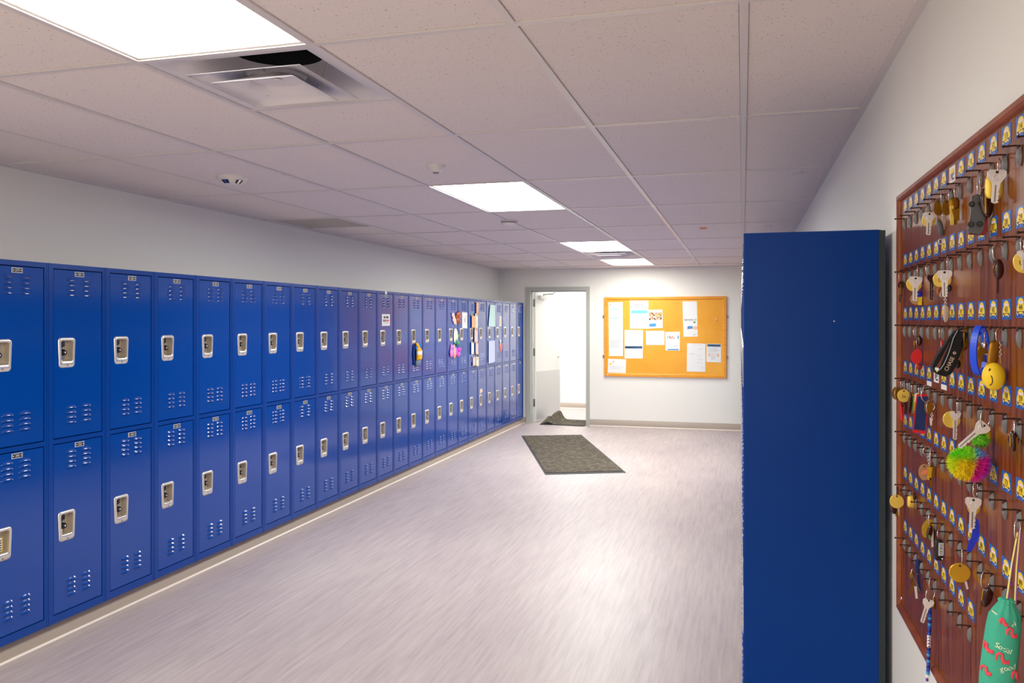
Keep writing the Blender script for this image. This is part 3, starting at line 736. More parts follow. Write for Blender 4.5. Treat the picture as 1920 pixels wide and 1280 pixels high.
# ---------------------------------------------------------------- bulletin board on the end wall
BY = YF
BA, BB = on_y(1133, 557, BY - .03), on_y(1362, 709, BY - .03)
bx0, bx1, bz0, bz1 = BA.x, BB.x, BB.z, BA.z
r = thing('bulletin_board', 'ochre bulletin board with honey wood frame on the end wall', 'bulletin board', ((bx0 + bx1) / 2, BY - .015, bz0))
fw = .048
part(r, 'pin_panel', MB().box((bx0 + .02, BY - .018, bz0 + .02), (bx1 - .02, BY - .002, bz1 - .02)), M['cork'])
fr = MB()
def mitre(p, q, nrm):
    """moulding with a bevelled inner edge from outer corners p-q, inner offset nrm and end mitres"""
    p = Vector(p); q = Vector(q); d = (q - p).normalized(); nrm = Vector(nrm)
    pf = [(0, 0), (0, .024), (.006, .030), (.7, .030), (1.0, .018), (1.0, 0)]
    A = [p + (nrm + d) * fw * (a if a <= 1 and a > .01 else a) + Vector((0, -t_, 0)) for a, t_ in pf]
    B_ = [q + (nrm - d) * fw * a + Vector((0, -t_, 0)) for a, t_ in pf]
    fr.loft([A, B_], 0, False, closed=True)
yb_ = BY - .001
mitre((bx0, yb_, bz1), (bx1, yb_, bz1), (0, 0, -1)); mitre((bx1, yb_, bz0), (bx0, yb_, bz0), (0, 0, 1)); mitre((bx0, yb_, bz0), (bx0, yb_, bz1), (1, 0, 0)); mitre((bx1, yb_, bz1), (bx1, yb_, bz0), (-1, 0, 0))
part(r, 'frame', fr, M['oak'])
for (x, y) in ((1133, 593.5), (1133, 668), (1362, 593.5), (1362, 670)):
    p = on_y(x, y, BY - .012); s_ = -1 if x < 1200 else 1
    b = MB().box((p.x, BY - .014, p.z - .02), (p.x + s_ * .022, BY - .001, p.z + .02)); part(r, 'mounting_clip', b, M['hinge'])
b = MB(); 
for k in range(16):
    x = bx0 + .01 + random.random() * .42 * (1 if k % 3 else .2); z = bz0 + .012 + random.random() * .022
    a = random.random() * 3; b.add([(x, BY - .0316, z), (x + .014 * math.cos(a), BY - .0316, z + .008 * math.sin(a)), (x + .008, BY - .0316, z + .007)], [(0, 1, 2)])
part(r, 'paint_scuffs', b, M['white'])
PY = BY - .0185
def board_paper(name, label, corners, mats, prints=(), texts=(), th=.001):
    P = [on_y(x, y, PY) for x, y in corners]
    n = Vector((0, -1, 0)); b = MB(); b.prism([P[0], P[3], P[2], P[1]], n * th, 0)
    def q(u, v): return (P[0] * (1-u) + P[1] * u) * (1-v) + (P[3] * (1-u) + P[2] * u) * v + n * (th + .0008)
    for (u0, v0, u1, v1, k) in prints: b.add([q(u0, v0), q(u0, v1), q(u1, v1), q(u1, v0)], [(0, 1, 2, 3)], k)
    for (s_, u, v, size, k) in texts: b.text(s_, size, q(u, v), (1, 0, 0), (0, 0, 1), k, .0006)
    return tag(b.build(name, mats, base=P[3]), label, 'paper', 'papers on the bulletin board')
def lines(u0, u1, v0, v1, n, k):
    return [(u0 + .02 * random.random(), v0 + (v1 - v0) * i / n, u1 - (u1 - u0) * .35 * random.random(), v0 + (v1 - v0) * (i + .38) / n, k) for i in range(n)]
PP = [M['paper'], M['ink'], M['ink_pale'], M['sky'], M['mid_blue'], M['slate'], M['crowd'], M['tag_yellow'], M['orange_print'], M['skin_print'], M['green']]
pz = lambda x, y: (1100 + x * 300 / 1280, 530 + y * 300 / 1280)
def quad(x0, y0, x1, y1, sk=0): return [pz(x0, y0), pz(x1, y0 + sk), pz(x1, y1 + sk), pz(x0, y1)]
board_paper('paper_sheet', 'long narrow list with pale blue lines at the far left of the board', [pz(174, 157), pz(288, 154), pz(291, 586), pz(179, 586)], PP, [(.12, .03, .16, .05, 1)] + [(.12, .07 + .054 * i, .74, .082 + .054 * i, (2, 3, 2, 2, 3)[i]) for i in range(5)] + lines(.1, .9, .70, .86, 5, 2) + [(.2, .37, .36, .58, 2), (.68, .37, .84, .58, 2)][:0])
board_paper('paper_sheet', 'sheet headed the public records policy with a light blue band', [pz(346, 142), pz(494, 142), pz(494, 367), pz(346, 367)], PP, [(.06, .345, .95, .46, 3), (.1, .285, .9, .295, 2)], [('THE PUBLIC', .5, .165, .038, 1), ('RECORDS POLICY', .5, .235, .034, 1), ('o', .5, .05, .06, 2)])
board_paper('paper_sheet', 'flyer with a crowd photograph above a blue box, right of the policy sheet', [pz(494, 217), pz(606, 214), pz(609, 361), pz(496, 366)], PP, [(.04, .14, .94, .56, 6), (.06, .74, .52, .9, 4)] + lines(.58, .95, .62, .9, 6, 2), th=.0016)
board_paper('paper_sheet', 'white sheet with a slate blue banner across its middle', [pz(303, 377), pz(451, 378), pz(449, 605), pz(303, 605)], PP, [(.02, .565, .97, .65, 5), (.06, .605, .6, .63, 0)] + lines(.1, .8, .1, .4, 3, 2)[:0] + [(.5, .2, .8, .207, 2), (.02, .5, .5, .505, 2)])
board_paper('paper_sheet', 'landscape white sheet with three pale lines in the board middle', [pz(474, 385), pz(622, 383), pz(622, 497), pz(476, 497)], PP, [(.1, .35, .4, .37, 2), (.1, .51, .42, .53, 2), (.1, .66, .4, .68, 2)])
board_paper('paper_sheet', 'flyer with orange chart between blue bars and a blue footer', [pz(629, 393), pz(745, 391), pz(745, 541), pz(631, 541)], PP, [(.13, .22, .2, .38, 3), (.85, .2, .92, .38, 4), (.24, .22, .34, .3, 8), (.3, .28, .42, .36, 8), (.44, .24, .52, .32, 8), (.5, .3, .66, .37, 9), (.13, .92, .92, .975, 4), (.55, .74, .88, .77, 2), (.3, .1, .8, .11, 2)])
board_paper('paper_sheet', 'tall sheet with a hand in a blue cuff, upper right of the board', [pz(766, 149), pz(882, 147), pz(889, 430), pz(775, 432)], PP, [(.32, .70, .66, .78, 4), (.26, .72, .4, .80, 9), (.7, .71, 1.0, .80, 9), (.72, .57, .86, .62, 10), (.66, .93, .9, .95, 2), (.2, .39, .6, .395, 2)], [('REPORT IT', .52, .53, .038, 1)])
board_paper('paper_sheet', 'large pale certificate-like sheet, lower right of the board', [pz(803, 483), pz(950, 487), pz(949, 712), pz(801, 709)], PP, [(.3, .04, .8, .05, 2)] + [(.1 + .01 * i, .36 + .006 * i, .4, .37 + .006 * i, 2) for i in range(2)] + [(.55, .2, .85, .21, 2), (.5, .42, .8, .43, 2), (.55, .56, .85, .57, 2), (.5, .68, .85, .69, 2), (.8, .85, .9, .87, 2)])
board_paper('paper_sheet', 'small sheet with a navy header, farthest right on the board', [pz(960, 487), pz(1075, 490), pz(1075, 638), pz(957, 633)], PP, [(.05, .02, .97, .15, 5), (.15, .07, .6, .1, 3)] + lines(.08, .92, .2, .5, 4, 2) + [(.12, .52, .25, .7, 9), (.72, .52, .86, .7, 9)] + lines(.3, .7, .55, .9, 4, 2))
board_paper('paper_sheet', 'landscape sheet with a yellow spot, lower left of the board', [pz(172, 607), pz(316, 612), pz(313, 723), pz(168, 718)], PP, [(.1, .3, .2, .44, 7), (.25, .13, .33, .26, 2)] + [(.1, .53, .85, .545, 2), (.1, .62, .7, .635, 2), (.1, .7, .75, .715, 2)])
p = on_y(*pz(1036, 296), PY); tag(MB().lathe([(.012, 0), (.01, .006), (.004, .009), (.004, .018), (.008, .02), (0, .021)], p, (0, -1, 0), 0, 10).build('push_pin', M['ivory'], base=p), 'lone ivory push pin at the right of the bulletin board', 'push pin')

# ---------------------------------------------------------------- key board on the right wall
KX = .438                                   # face of the wood panel
KFX = .428
KY1, KY0 = 2.595, 1.352
KZ1, KZ0 = EYE + .363, EYE - .830
r = thing('key_board', 'red-brown varnished wooden key board on the right wall', 'key board', (XR, (KY0 + KY1) / 2, KZ0))
part(r, 'wood_panel', MB().box((KX, KY0 + .01, KZ0 + .01), (XR - .001, KY1 - .01, KZ1 - .01)), M['wood'])
fr = MB(); kw = .020
def kmitre(p, q, nrm):
    p = Vector(p); q = Vector(q); d = (q - p).normalized(); nrm = Vector(nrm); dep = XR - .001 - KFX
    pf = [(0, 0), (0, dep - .004), (.15, dep), (.6, dep), (.85, dep - .004), (1.0, dep - .009), (1.0, 0)]
    A = [p + (nrm + d) * kw * a + Vector((-t_, 0, 0)) for a, t_ in pf]; B_ = [q + (nrm - d) * kw * a + Vector((-t_, 0, 0)) for a, t_ in pf]
    fr.loft([A, B_], 0, False, closed=True)
xw = XR - .001
kmitre((xw, KY1, KZ1), (xw, KY0, KZ1), (0, 0, -1)); kmitre((xw, KY0, KZ0), (xw, KY1, KZ0), (0, 0, 1)); kmitre((xw, KY1, KZ0), (xw, KY1, KZ1), (0, -1, 0)); kmitre((xw, KY0, KZ1), (xw, KY0, KZ0), (0, 1, 0))
part(r, 'frame', fr, M['wood_frame'])
sp = on_x(1690, 1121, KX); part(r, 'screw', MB().lathe([(.006, 0), (.005, .002), (0, .003)], (KX, sp.y, sp.z), (-1, 0, 0), 0, 12), M['chrome'])

def colY(c): return 2.507 - .0762 * (c - 1)
def tagZ(rw): return EYE + .320 - .149 * (rw - 1)
def hookZ(rw): return EYE + .287 - .149 * (rw - 1)
# bus stickers
def bus_mesh():
    b = MB(); x = KX - .0009
    def poly(pts, mi, lift): b.add([(x - lift, -p[0] * .001, p[1] * .001) for p in pts], [list(range(len(pts)))], mi)
    body = [(-20.5, -11), (19.5, -11), (21, -8), (21, 0), (18, 3)] + [(16.5 * math.cos(a), 4.5 + 11 * math.sin(a)) for a in [PI * k / 12 for k in range(13)]] + [(-18, 2), (-21, -3)]
    poly(body, 0, 0)
    poly([(-10, 5.6), (13, 5.6), (12, 10), (-9, 10)], 1, .0003)
    poly([(-21, -7.4), (21.5, -7.4), (21.5, -6.6), (-21, -6.6)], 2, .0003)
    poly([(-18, 2), (-13, 5), (-13, 8.6), (-17, 5)], 3, .0003)
    for cx in (-13, 14): poly([(cx + 4.5 * math.cos(2*PI*k/12), -11.5 + 4.5 * math.sin(2*PI*k/12)) for k in range(12)], 2, .0003); poly([(cx + 2.4 * math.cos(2*PI*k/8), -11.5 + 2.4 * math.sin(2*PI*k/8)) for k in range(8)], 1, .0005)
    return b
bus_o = bus_mesh().build('school_bus_picture', [M['tag_yellow'], M['tag_glass'], M['tag_dark'], M['tag_red']])
sheet_o = MB().box((KX - .0008, -.0245, -.0175), (KX - .0001, .0245, .0175)).build('sticker_sheet', M['tag_blue'])
for o in (bus_o, sheet_o):
    for v in o.data.vertices: v.co.x -= KX
special = {8: 'white-edged', 51: 'white'}
for rw in range(1, 8):
    for c_ in range(1, 16 if rw < 7 else 11):
        num = (rw - 1) * 15 + c_
        jit = random.uniform(-.0015, .0015)
        o = Vector((KX, colY(c_), tagZ(rw) + jit))
        lb = 'blue sticker with yellow bus numbered %d on the key board' % num
        if num == 8: lb = 'white-edged sticker with small coloured bus numbered 8 on the key board'
        if num in (50, 52): lb = 'blue bus sticker numbered %d with a blank white strip below' % num
        if num == 51: lb = 'white sticker with small coloured picture numbered 51 on the key board'
        tg = thing('bus_sticker', lb, 'sticker', o, group='numbered bus stickers on the key board')
        sh = inst(sheet_o, tg)
        if num in special:
            sh.data = sheet_o.data.copy(); sh.data.materials[0] = M['white']
            b = MB()
            for (y0, z0, y1, z1, k) in ((-.016, .002, .014, .012, 0), (-.006, -.008, .004, .002, 1), (.008, -.012, .014, .002, 2), (-.018, -.013, .0, -.009, 3), (-.018, -.004, -.01, .004, 4)):
                b.add([(-.0012, y1, z0), (-.0012, y0, z0), (-.0012, y0, z1), (-.0012, y1, z1)], [(0, 1, 2, 3)], k)
            b.build('printed_picture', [M['tag_yellow'], M['slate'], M['tag_red'], M['tag_dark'], M['green']], tg)
        else:
            inst(bus_o, tg)
            b = MB(); b.text(str(num), .0135, (-.0012, -.001, -.0008), (0, -1, 0), (0, 0, 1), 0, .0003, sx=1.25)
            b.build('number', M['tag_dark'], tg)
        if num in (50, 52):
            MB().box((-.001, -.0245, -.029), (-.0001, .0245, -.0176)).build('blank_strip', M['white'], tg)
for o in (bus_o, sheet_o): bpy.data.objects.remove(o)
# hooks: a rod with a small knob over a leaf-shaped backplate
rod = MB(); rod.tube([(-.001, 0, 0), (-.010, 0, .0006), (-.026, 0, 0)], .0015, n=8); rod.ball((-.0265, 0, 0), .0024, .0026, .0026, 0, 8, 6); rod.tube([(-.0045, 0, .0002), (-.0045, 0, -.006)], .0022, n=6)
rod_o = rod.build('rod', M['bronze'])
pl = MB(); L = []
for k in range(13):
    q = k / 12; z = -.002 - .031 * q; wd = .0056 * (math.sin(PI * (.08 + .90 * q)) ** .6); dp_ = .0078 * (math.sin(PI * (.10 + .86 * q)) ** .6)
    L.append([(-.0005 - max(0, dp_ * math.cos(a)), wd * math.sin(a), z) for a in [-PI/2 + PI * i / 10 for i in range(11)]])
pl.loft(L, 0, True, closed=False); pl.add(L[0], [list(range(11))]); pl.add(L[-1], [list(range(11))[::-1]])
pl_o = pl.build('backplate', M['hook_plate'])
for rw in range(1, 8):
    for c_ in range(1, 16 if rw < 7 else 11):
        num = (rw - 1) * 15 + c_
        hk = thing('key_hook', 'dark metal key hook below sticker %d on the key board' % num, 'hook', (KX, colY(c_), hookZ(rw)), group='hooks on the key board')
        inst(pl_o, hk); inst(rod_o, hk)
for o in (rod_o, pl_o): bpy.data.objects.remove(o)

# ---- hanging keys. Sizes and places are surveyed from enlargements of the photo,
# each bundle lying in the plane that hangs from its own hook.
VY = {1: 180, 2: 400, 3: 600, 4: 800, 5: 1020}
ZS = 1280 / 260
class Bundle:
    def __init__(s, rw, c_, name, label, cat='keys'):
        s.Y = colY(c_); s.hook = Vector((KX - .016, s.Y, hookZ(rw)))
        s.r = thing(name, label, cat, s.hook, group='keys hanging on the key board' if cat == 'keys' else None)
    def pt(s, v, x, y, dy=0.0): return on_y(1660 + x / ZS, VY[v] + y / ZS, s.Y + dy)
    def sz(s, a): return a / ZS * depth(Vector((.42, s.Y, 0))) / FPX
    def fit(s, p, hw_):
        lim = KX - .0015 - hw_
        if p.x > lim: p.x = lim
        return p
    def put(s, name, b, mats, label=None):
        o = part(s.r, name, b, mats)
        if label: o['label'] = label
        return o
    def ring(s, v, x, y, w, h, mm='chrome', t=.0011, name='key_ring', tilt=0.0):
        R = s.sz(h) / 2; ya = math.acos(min(1, w / h)); c = s.fit(s.pt(v, x, y), R * math.cos(ya) + .001)
        # ring seen partly edge-on: turned about the vertical
        ux = Vector((math.cos(ya), math.sin(ya), 0)); uz = Vector((0, 0, 1))
        if tilt: ux, uz = ux * math.cos(tilt) + uz * math.sin(tilt), uz * math.cos(tilt) - ux * math.sin(tilt)
        s.put(name, MB().tube([c + ux * R * math.cos(a) + uz * R * math.sin(a) for a in [2*PI*k/28 for k in range(28)]], t, 0, 7, True), M[mm]); return s
    def outline(s, c, pts, th, rot=0.0, dy=0.0):
        cr, sr = math.cos(rot), math.sin(rot)
        return [Vector((c.x + p[0] * cr - p[1] * sr, c.y + dy - th / 2, c.z + p[0] * sr + p[1] * cr)) for p in pts]
    def disc(s, v, x, y, w, h, mm='brass', name='brass_tag', th=.0022, dy=0.0, text=None, hole=True, rim=None):
        a, b_ = s.sz(w) / 2, s.sz(h) / 2; c = s.fit(s.pt(v, x, y), a)
        b = MB(); n = 30; E = lambda k, y_: [Vector((c.x + a * k * math.cos(2*PI*i/n), c.y + dy + y_, c.z + b_ * k * math.sin(2*PI*i/n))) for i in range(n)]
        b.loft([E(.94, -th/2), E(1, -th/4), E(1, th/4), E(.94, th/2)], 0, True); b.add(E(.94, -th/2), [list(range(n))], 0); b.add(E(.94, th/2), [list(range(n))[::-1]], 0)
        mats = [M[mm], M['tag_dark']]
        if hole: b.add([Vector((c.x + .0022 * math.cos(2*PI*i/10), c.y + dy - th/2 - .0002, c.z + b_ * .72 + .0022 * math.sin(2*PI*i/10))) for i in range(10)], [list(range(10))], 1)
        if text: b.text(text, b_ * .62, (c.x, c.y + dy - th/2 - .0002, c.z - b_ * .12), (1, 0, 0), (0, 0, 1), 1, .0003)
        s.put(name, b, mats); return s
    def key(s, v, x, y, w, h, mm='nickel', rot=0.0, dy=-.004, shape='house', name='key'):
        W, H_ = s.sz(w), s.sz(h); c = s.pt(v, x, y); c = s.fit(c, W / 2); hh = min(W * 1.02, H_ * .48); bw = W * .19
        if shape == 'house': head = [(-W*.36, 0), (W*.36, 0), (W*.5, -hh*.12), (W*.48, -hh*.42), (W*.22, -hh*.82), (bw, -hh)]
        elif shape == 'heart': head = [(-W*.12, -hh*.06), (0, -hh*.1), (W*.14, -hh*.04), (W*.34, 0), (W*.5, -hh*.2), (W*.44, -hh*.52), (W*.2, -hh*.86), (bw, -hh)]
        else: head = [(W*.5*math.sin(a), -hh*.5 + hh*.5*math.cos(a)) for a in [PI*k/9 for k in range(9)]] + [(bw, -hh)]
        L_ = H_ - hh; right = []
        nt = 6
        for k in range(nt):
            z0 = -hh - L_ * (.18 + .72 * k / nt); dpt = (0.25, .5, .12, .45, .2, .4)[k]
            right += [(bw, z0 + L_*.02), (bw * (1 - dpt), z0 - L_ * .03), (bw * (1 - dpt), z0 - L_*.06)]
        right += [(bw, -H_ + L_*.07), (bw*.2, -H_)]
        if shape == 'house': left = [(-bw*.5, -H_ + L_*.02), (-bw, -H_ + L_*.08), (-bw, -hh), (-W*.22, -hh*.82), (-W*.48, -hh*.42), (-W*.5, -hh*.12)]
        elif shape == 'heart': left = [(-bw*.5, -H_ + L_*.02), (-bw, -H_ + L_*.08), (-bw, -hh), (-W*.2, -hh*.86), (-W*.44, -hh*.52), (-W*.5, -hh*.2), (-W*.34, 0)]
        else: left = [(-bw, -H_ + L_*.06), (-bw, -hh)] + [(W*.5*math.sin(a), -hh*.5 + hh*.5*math.cos(a)) for a in [PI + PI*k/9 for k in range(1, 9)]]
        b = MB(); th = .0022
        lp = s.outline(c, head + right + left, th, rot, dy)
        b.prism(lp, (0, th, 0), 0)
        cr, sr = math.cos(rot), math.sin(rot)
        def P(px_, pz_, l): return Vector((c.x + px_*cr - pz_*sr, c.y + dy - th/2 - l, c.z + px_*sr + pz_*cr))
        b.add([P(W*.085*math.cos(2*PI*k/10), -hh*.16 + W*.085*math.sin(2*PI*k/10), .0003) for k in range(10)], [list(range(10))], 1)
        b.tube([P(W*.2*math.cos(2*PI*k/14), -hh*.48 + W*.17*math.sin(2*PI*k/14), .0) for k in range(14)], W*.02, 0, 5, True)
        b.add([P(-bw*.35, -hh*.95, .0003), P(bw*.05, -hh*.95, .0003), P(bw*.05, -H_*.96, .0003), P(-bw*.35, -H_*.96, .0003)], [(0, 3, 2, 1)], 2)
        s.put(name, b, [M[mm], M['tag_dark'], M['hinge']]); return s
    def fob(s, v, x, y, w, h, mm='fob_brown', name='fob', th=.007, rot=0.0, dy=0.0, pw=1.0):
        a, b_ = s.sz(w) / 2, s.sz(h) / 2; c = s.fit(s.pt(v, x, y), a); b = MB(); n = 22; cr, sr = math.cos(rot), math.sin(rot); L = []
        for (k, yy) in ((.0, -.5), (.6, -.46), (.88, -.3), (1, 0), (.88, .3), (.6, .46), (.0, .5)):
            lp = []
            for i in range(n):
                t_ = 2*PI*i/n; px_ = a*k*math.copysign(abs(math.cos(t_))**pw, math.cos(t_)); pz_ = b_*k*math.copysign(abs(math.sin(t_))**pw, math.sin(t_))
                lp.append(Vector((c.x + px_*cr - pz_*sr, c.y + dy + yy*th, c.z + px_*sr + pz_*cr)))
            L.append(lp)
        b.loft(L, 0, True); s.put(name, b, M[mm]); return s
    def bar(s, v, x0, y0, x1, y1, w, mm='nickel', name='key_blade', th=.002, dy=0.0):
        p, q = s.pt(v, x0, y0, dy), s.pt(v, x1, y1, dy); hw_ = s.sz(w) / 2
        lim = KX - .0015 - hw_
        p.x = min(p.x, lim); q.x = min(q.x, lim)
        d = (q - p).normalized(); u = d.cross(Vector((0, 1, 0))).normalized() * hw_
        b = MB(); b.prism([p - u, p + u, q + u * .8, q - u * .8], (0, th, 0)); s.put(name, b, M[mm]); return s
    def poly(s, v, pts, mm, name, th=.002, dy=0.0, border=None):
        P = [s.pt(v, x, y, dy) for x, y in pts]
        sh = max(0, max(p.x for p in P) - (KX - .0015))
        for p in P: p.x -= sh
        b = MB(); b.prism(P, (0, th, 0), 0)
        if border:
            c = sum(P, Vector()) / len(P); b.add([c + (p - c) * .86 + Vector((0, -.0004, 0)) for p in P], [list(range(len(P)))], 1)
            s.put(name, b, [M[mm], M[border]])
        else: s.put(name, b, M[mm])
        return s
    def chain(s, v, x0, y0, x1, y1, n, mm='chrome', r=.0024):
        p, q = s.pt(v, x0, y0), s.pt(v, x1, y1); b = MB()
        lim = KX - .004
        p.x = min(p.x, lim); q.x = min(q.x, lim)
        for k in range(n):
            c = p.lerp(q, (k + .5) / n); u = Vector((1, 0, 0)) if k % 2 else Vector((0, 1, 0)); d = (q - p).normalized(); hl = (q - p).length / n * .68
            b.tube([c + u * r * math.cos(a) + d * hl * math.sin(a) for a in [2*PI*i/12 for i in range(12)]], .0006, 0, 5, True)
        s.put('chain', b, M[mm]); return s

Bundle(1, 6, 'key_bundle', 'silver key over a pale brass disc, left part of the top hook row').ring(1, 432, 1015, 34, 105).disc(1, 408, 1140, 118, 140, 'brass_pale').key(1, 420, 1075, 112, 210, rot=-.04)
Bundle(1, 7, 'key_bundle', 'brass disc with a dark slim fob below it in the top row').ring(1, 535, 930, 26, 110).disc(1, 525, 1030, 85, 145, 'brass_old').fob(1, 553, 1215, 52, 150, 'car_grey', 'slim_fob', rot=.2, pw=.6).ring(2, 578, 258, 40, 50, 'nickel', name='clasp_ring').chain(1, 535, 1095, 540, 1150, 3)
Bundle(1, 8, 'key_bundle', 'single old brass disc right of the slim dark fob').ring(1, 588, 920, 30, 110).disc(1, 572, 1028, 80, 145, 'brass_old', dy=.004)
Bundle(1, 9, 'key_bundle', 'bunch of old brass keys on a large ring in the top row').ring(1, 670, 885, 62, 130).fob(1, 635, 990, 92, 110, 'brass_old', 'brass_bow', .004, pw=.7).bar(1, 612, 1010, 618, 1190, 34, 'brass_pale', dy=-.004).bar(1, 640, 1010, 644, 1188, 38, 'brass_old').bar(1, 668, 1000, 672, 1150, 30, 'brass_old', dy=.004).bar(1, 625, 1040, 660, 1170, 22, 'brass_old', dy=-.007)
bd = Bundle(1, 12, 'toy_car_fob', 'grey toy car fob with black wheels and red side, top row', 'keyring toy')
bd.ring(1, 850, 850, 30, 130); bd.Y += .014
bd.poly(1, [(798, 922), (830, 908), (915, 915), (925, 945), (925, 1105), (905, 1230), (880, 1275), (780, 1262), (765, 1230), (790, 1080)], 'car_grey', 'grey_chassis', .008, -.006)
bd.poly(1, [(880, 960), (945, 1000), (948, 1250), (925, 1280), (770, 1272), (790, 1240), (870, 1100)], 'car_red', 'red_body', .012, .003)
for (x, y) in ((798, 1000), (886, 995), (790, 1185), (874, 1182)):
    c = bd.pt(1, x, y, -.006); w_ = bd.sz(50) / 2
    bd.put('wheel', MB().lathe([(w_ * .8, 0), (w_, .002), (w_, .006), (w_ * .7, .008), (w_ * .55, .007), (0, .007)], c, (-.35, -.94, 0), 0, 16), M['black'])
Bundle(1, 12, 'key_bundle', 'dark brown oval fob beside the bright silver key, top row').ring(1, 900, 800, 78, 130).fob(1, 958, 985, 108, 280, 'fob_brown', 'oval_fob', rot=.1).bar(1, 925, 870, 925, 1080, 14, 'brass', 'brass_edge', dy=-.006).bar(1, 958, 1100, 966, 1150, 18, 'brass_old')
Bundle(1, 13, 'key_bundle', 'bright silver key over a square yellow brass tag, top row right').ring(1, 1050, 640, 50, 130).fob(1, 1012, 830, 160, 235, 'brass_pale', 'brass_tag', .004, rot=-.06, pw=.55, dy=.003).key(1, 1030, 685, 160, 310, rot=-.06, dy=-.006)
Bundle(2, 1, 'key_bundle', 'small dark key on a thin ring, first in the second row').ring(2, 150, 585, 55, 90).key(2, 150, 630, 62, 190, 'fob_brown', shape='round', rot=-.05).bar(2, 140, 650, 136, 750, 10, 'brass_old', dy=-.007)
Bundle(2, 4, 'key_bundle', 'silver key, pale brass disc and small blue tag in the second row').ring(2, 325, 535, 48, 120).disc(2, 318, 650, 136, 140, 'brass_pale', text='26').key(2, 325, 582, 116, 228, rot=-.02).disc(2, 305, 790, 100, 105, 'clear', 'clear_disc', dy=.004).fob(2, 360, 745, 54, 52, 'strap_blue', 'blue_cap', .006, pw=.6).bar(2, 360, 765, 352, 845, 36, 'tag_yellow', 'yellow_strip')
Bundle(2, 6, 'key_bundle', 'dark headed key on a wide ring, left of the stamped disc').ring(2, 432, 515, 88, 118).key(2, 434, 570, 76, 232, 'fob_brown', shape='house')
b_ = Bundle(2, 8, 'key_bundle', 'silver key and stamped disc with chain and beige oval tag below')
b_.ring(2, 578, 465, 40, 130).disc(2, 555, 608, 158, 156, 'brass_pale', text='U S').key(2, 568, 525, 130, 248, rot=.02).ring(2, 515, 720, 62, 68, 'leather', .0032, 'leather_loop').ring(2, 530, 745, 50, 60, 'chrome', .0016, 'clasp').fob(2, 612, 690, 36, 66, 'black', 'dark_charm').chain(2, 552, 770, 556, 840, 4).fob(2, 560, 925, 52, 165, 'oval_beige', 'oval_tag', .005, pw=.85)
Bundle(2, 13, 'key_bundle', 'dark brown oval key fob on a big ring, right of second row').ring(2, 1068, 358, 118, 165).fob(2, 1045, 515, 92, 190, 'fob_brown', 'oval_fob').bar(2, 1042, 590, 1040, 738, 20, 'fob_brown').bar(2, 1003, 470, 1010, 560, 6, 'brass_old', 'brass_edge', dy=-.004)
Bundle(2, 15, 'key_bundle', 'yellow disc stamped U S at the right photo edge').ring(2, 1265, 290, 60, 130).disc(2, 1292, 446, 192, 212, 'brass_pale', text='U S').key(2, 1275, 345, 120, 180)
Bundle(3, 4, 'key_bundle', 'red teardrop fob on a steel ring in the third row').ring(3, 323, 108, 76, 92).fob(3, 320, 185, 46, 95, 'fob_brown', 'dark_clip').poly(3, [(315, 262), (332, 272), (350, 300), (358, 335), (348, 372), (312, 412), (270, 390), (250, 350), (256, 318), (282, 284)], 'red', 'red_teardrop', .006, -.003).fob(3, 268, 222, 22, 78, 'brass_old', 'swivel').ring(3, 322, 205, 50, 62, 'chrome').fob(3, 328, 430, 52, 56, 'car_red', 'dark_charm')
Bundle(3, 7, 'key_bundle', 'slim red-edged key on a ring left of the black wrist strap').ring(3, 550, 112, 42, 120).bar(3, 528, 170, 524, 240, 18, 'red', 'red_strip').bar(3, 520, 195, 518, 245, 14, 'nickel')
# black wrist strap with printed name
bd = Bundle(3, 10, 'wrist_strap', 'black wrist strap with light printed lettering, brass key beside it', 'wrist strap')
bd.ring(3, 750, 165, 72, 215, 'brass_old', .0014, tilt=.45)
C_ = [(735, 75), (690, 82), (640, 110), (560, 215), (480, 330), (438, 415), (440, 460), (480, 492), (540, 512), (590, 490), (630, 420), (680, 290), (725, 180), (745, 110)]
P_ = [bd.pt(3, x, y) for x, y in C_]
for p in P_: p.x = min(p.x, KX - .006)
b = MB(); hw_ = .011; th = .0014
n_ = len(P_); ring_ = []
for i in range(n_):
    tdir = (P_[min(i+1, n_-1)] - P_[max(i-1, 0)]).normalized(); nn = Vector((0, 1, 0)).cross(tdir).normalized()
    ring_.append([P_[i] + Vector((0, -hw_, 0)) - nn * th, P_[i] + Vector((0, hw_, 0)) - nn * th, P_[i] + Vector((0, hw_, 0)) + nn * th, P_[i] + Vector((0, -hw_, 0)) + nn * th])
b.loft(ring_, 0, False, True, True); bd.put('strap_loop', b, M['black_cloth'])
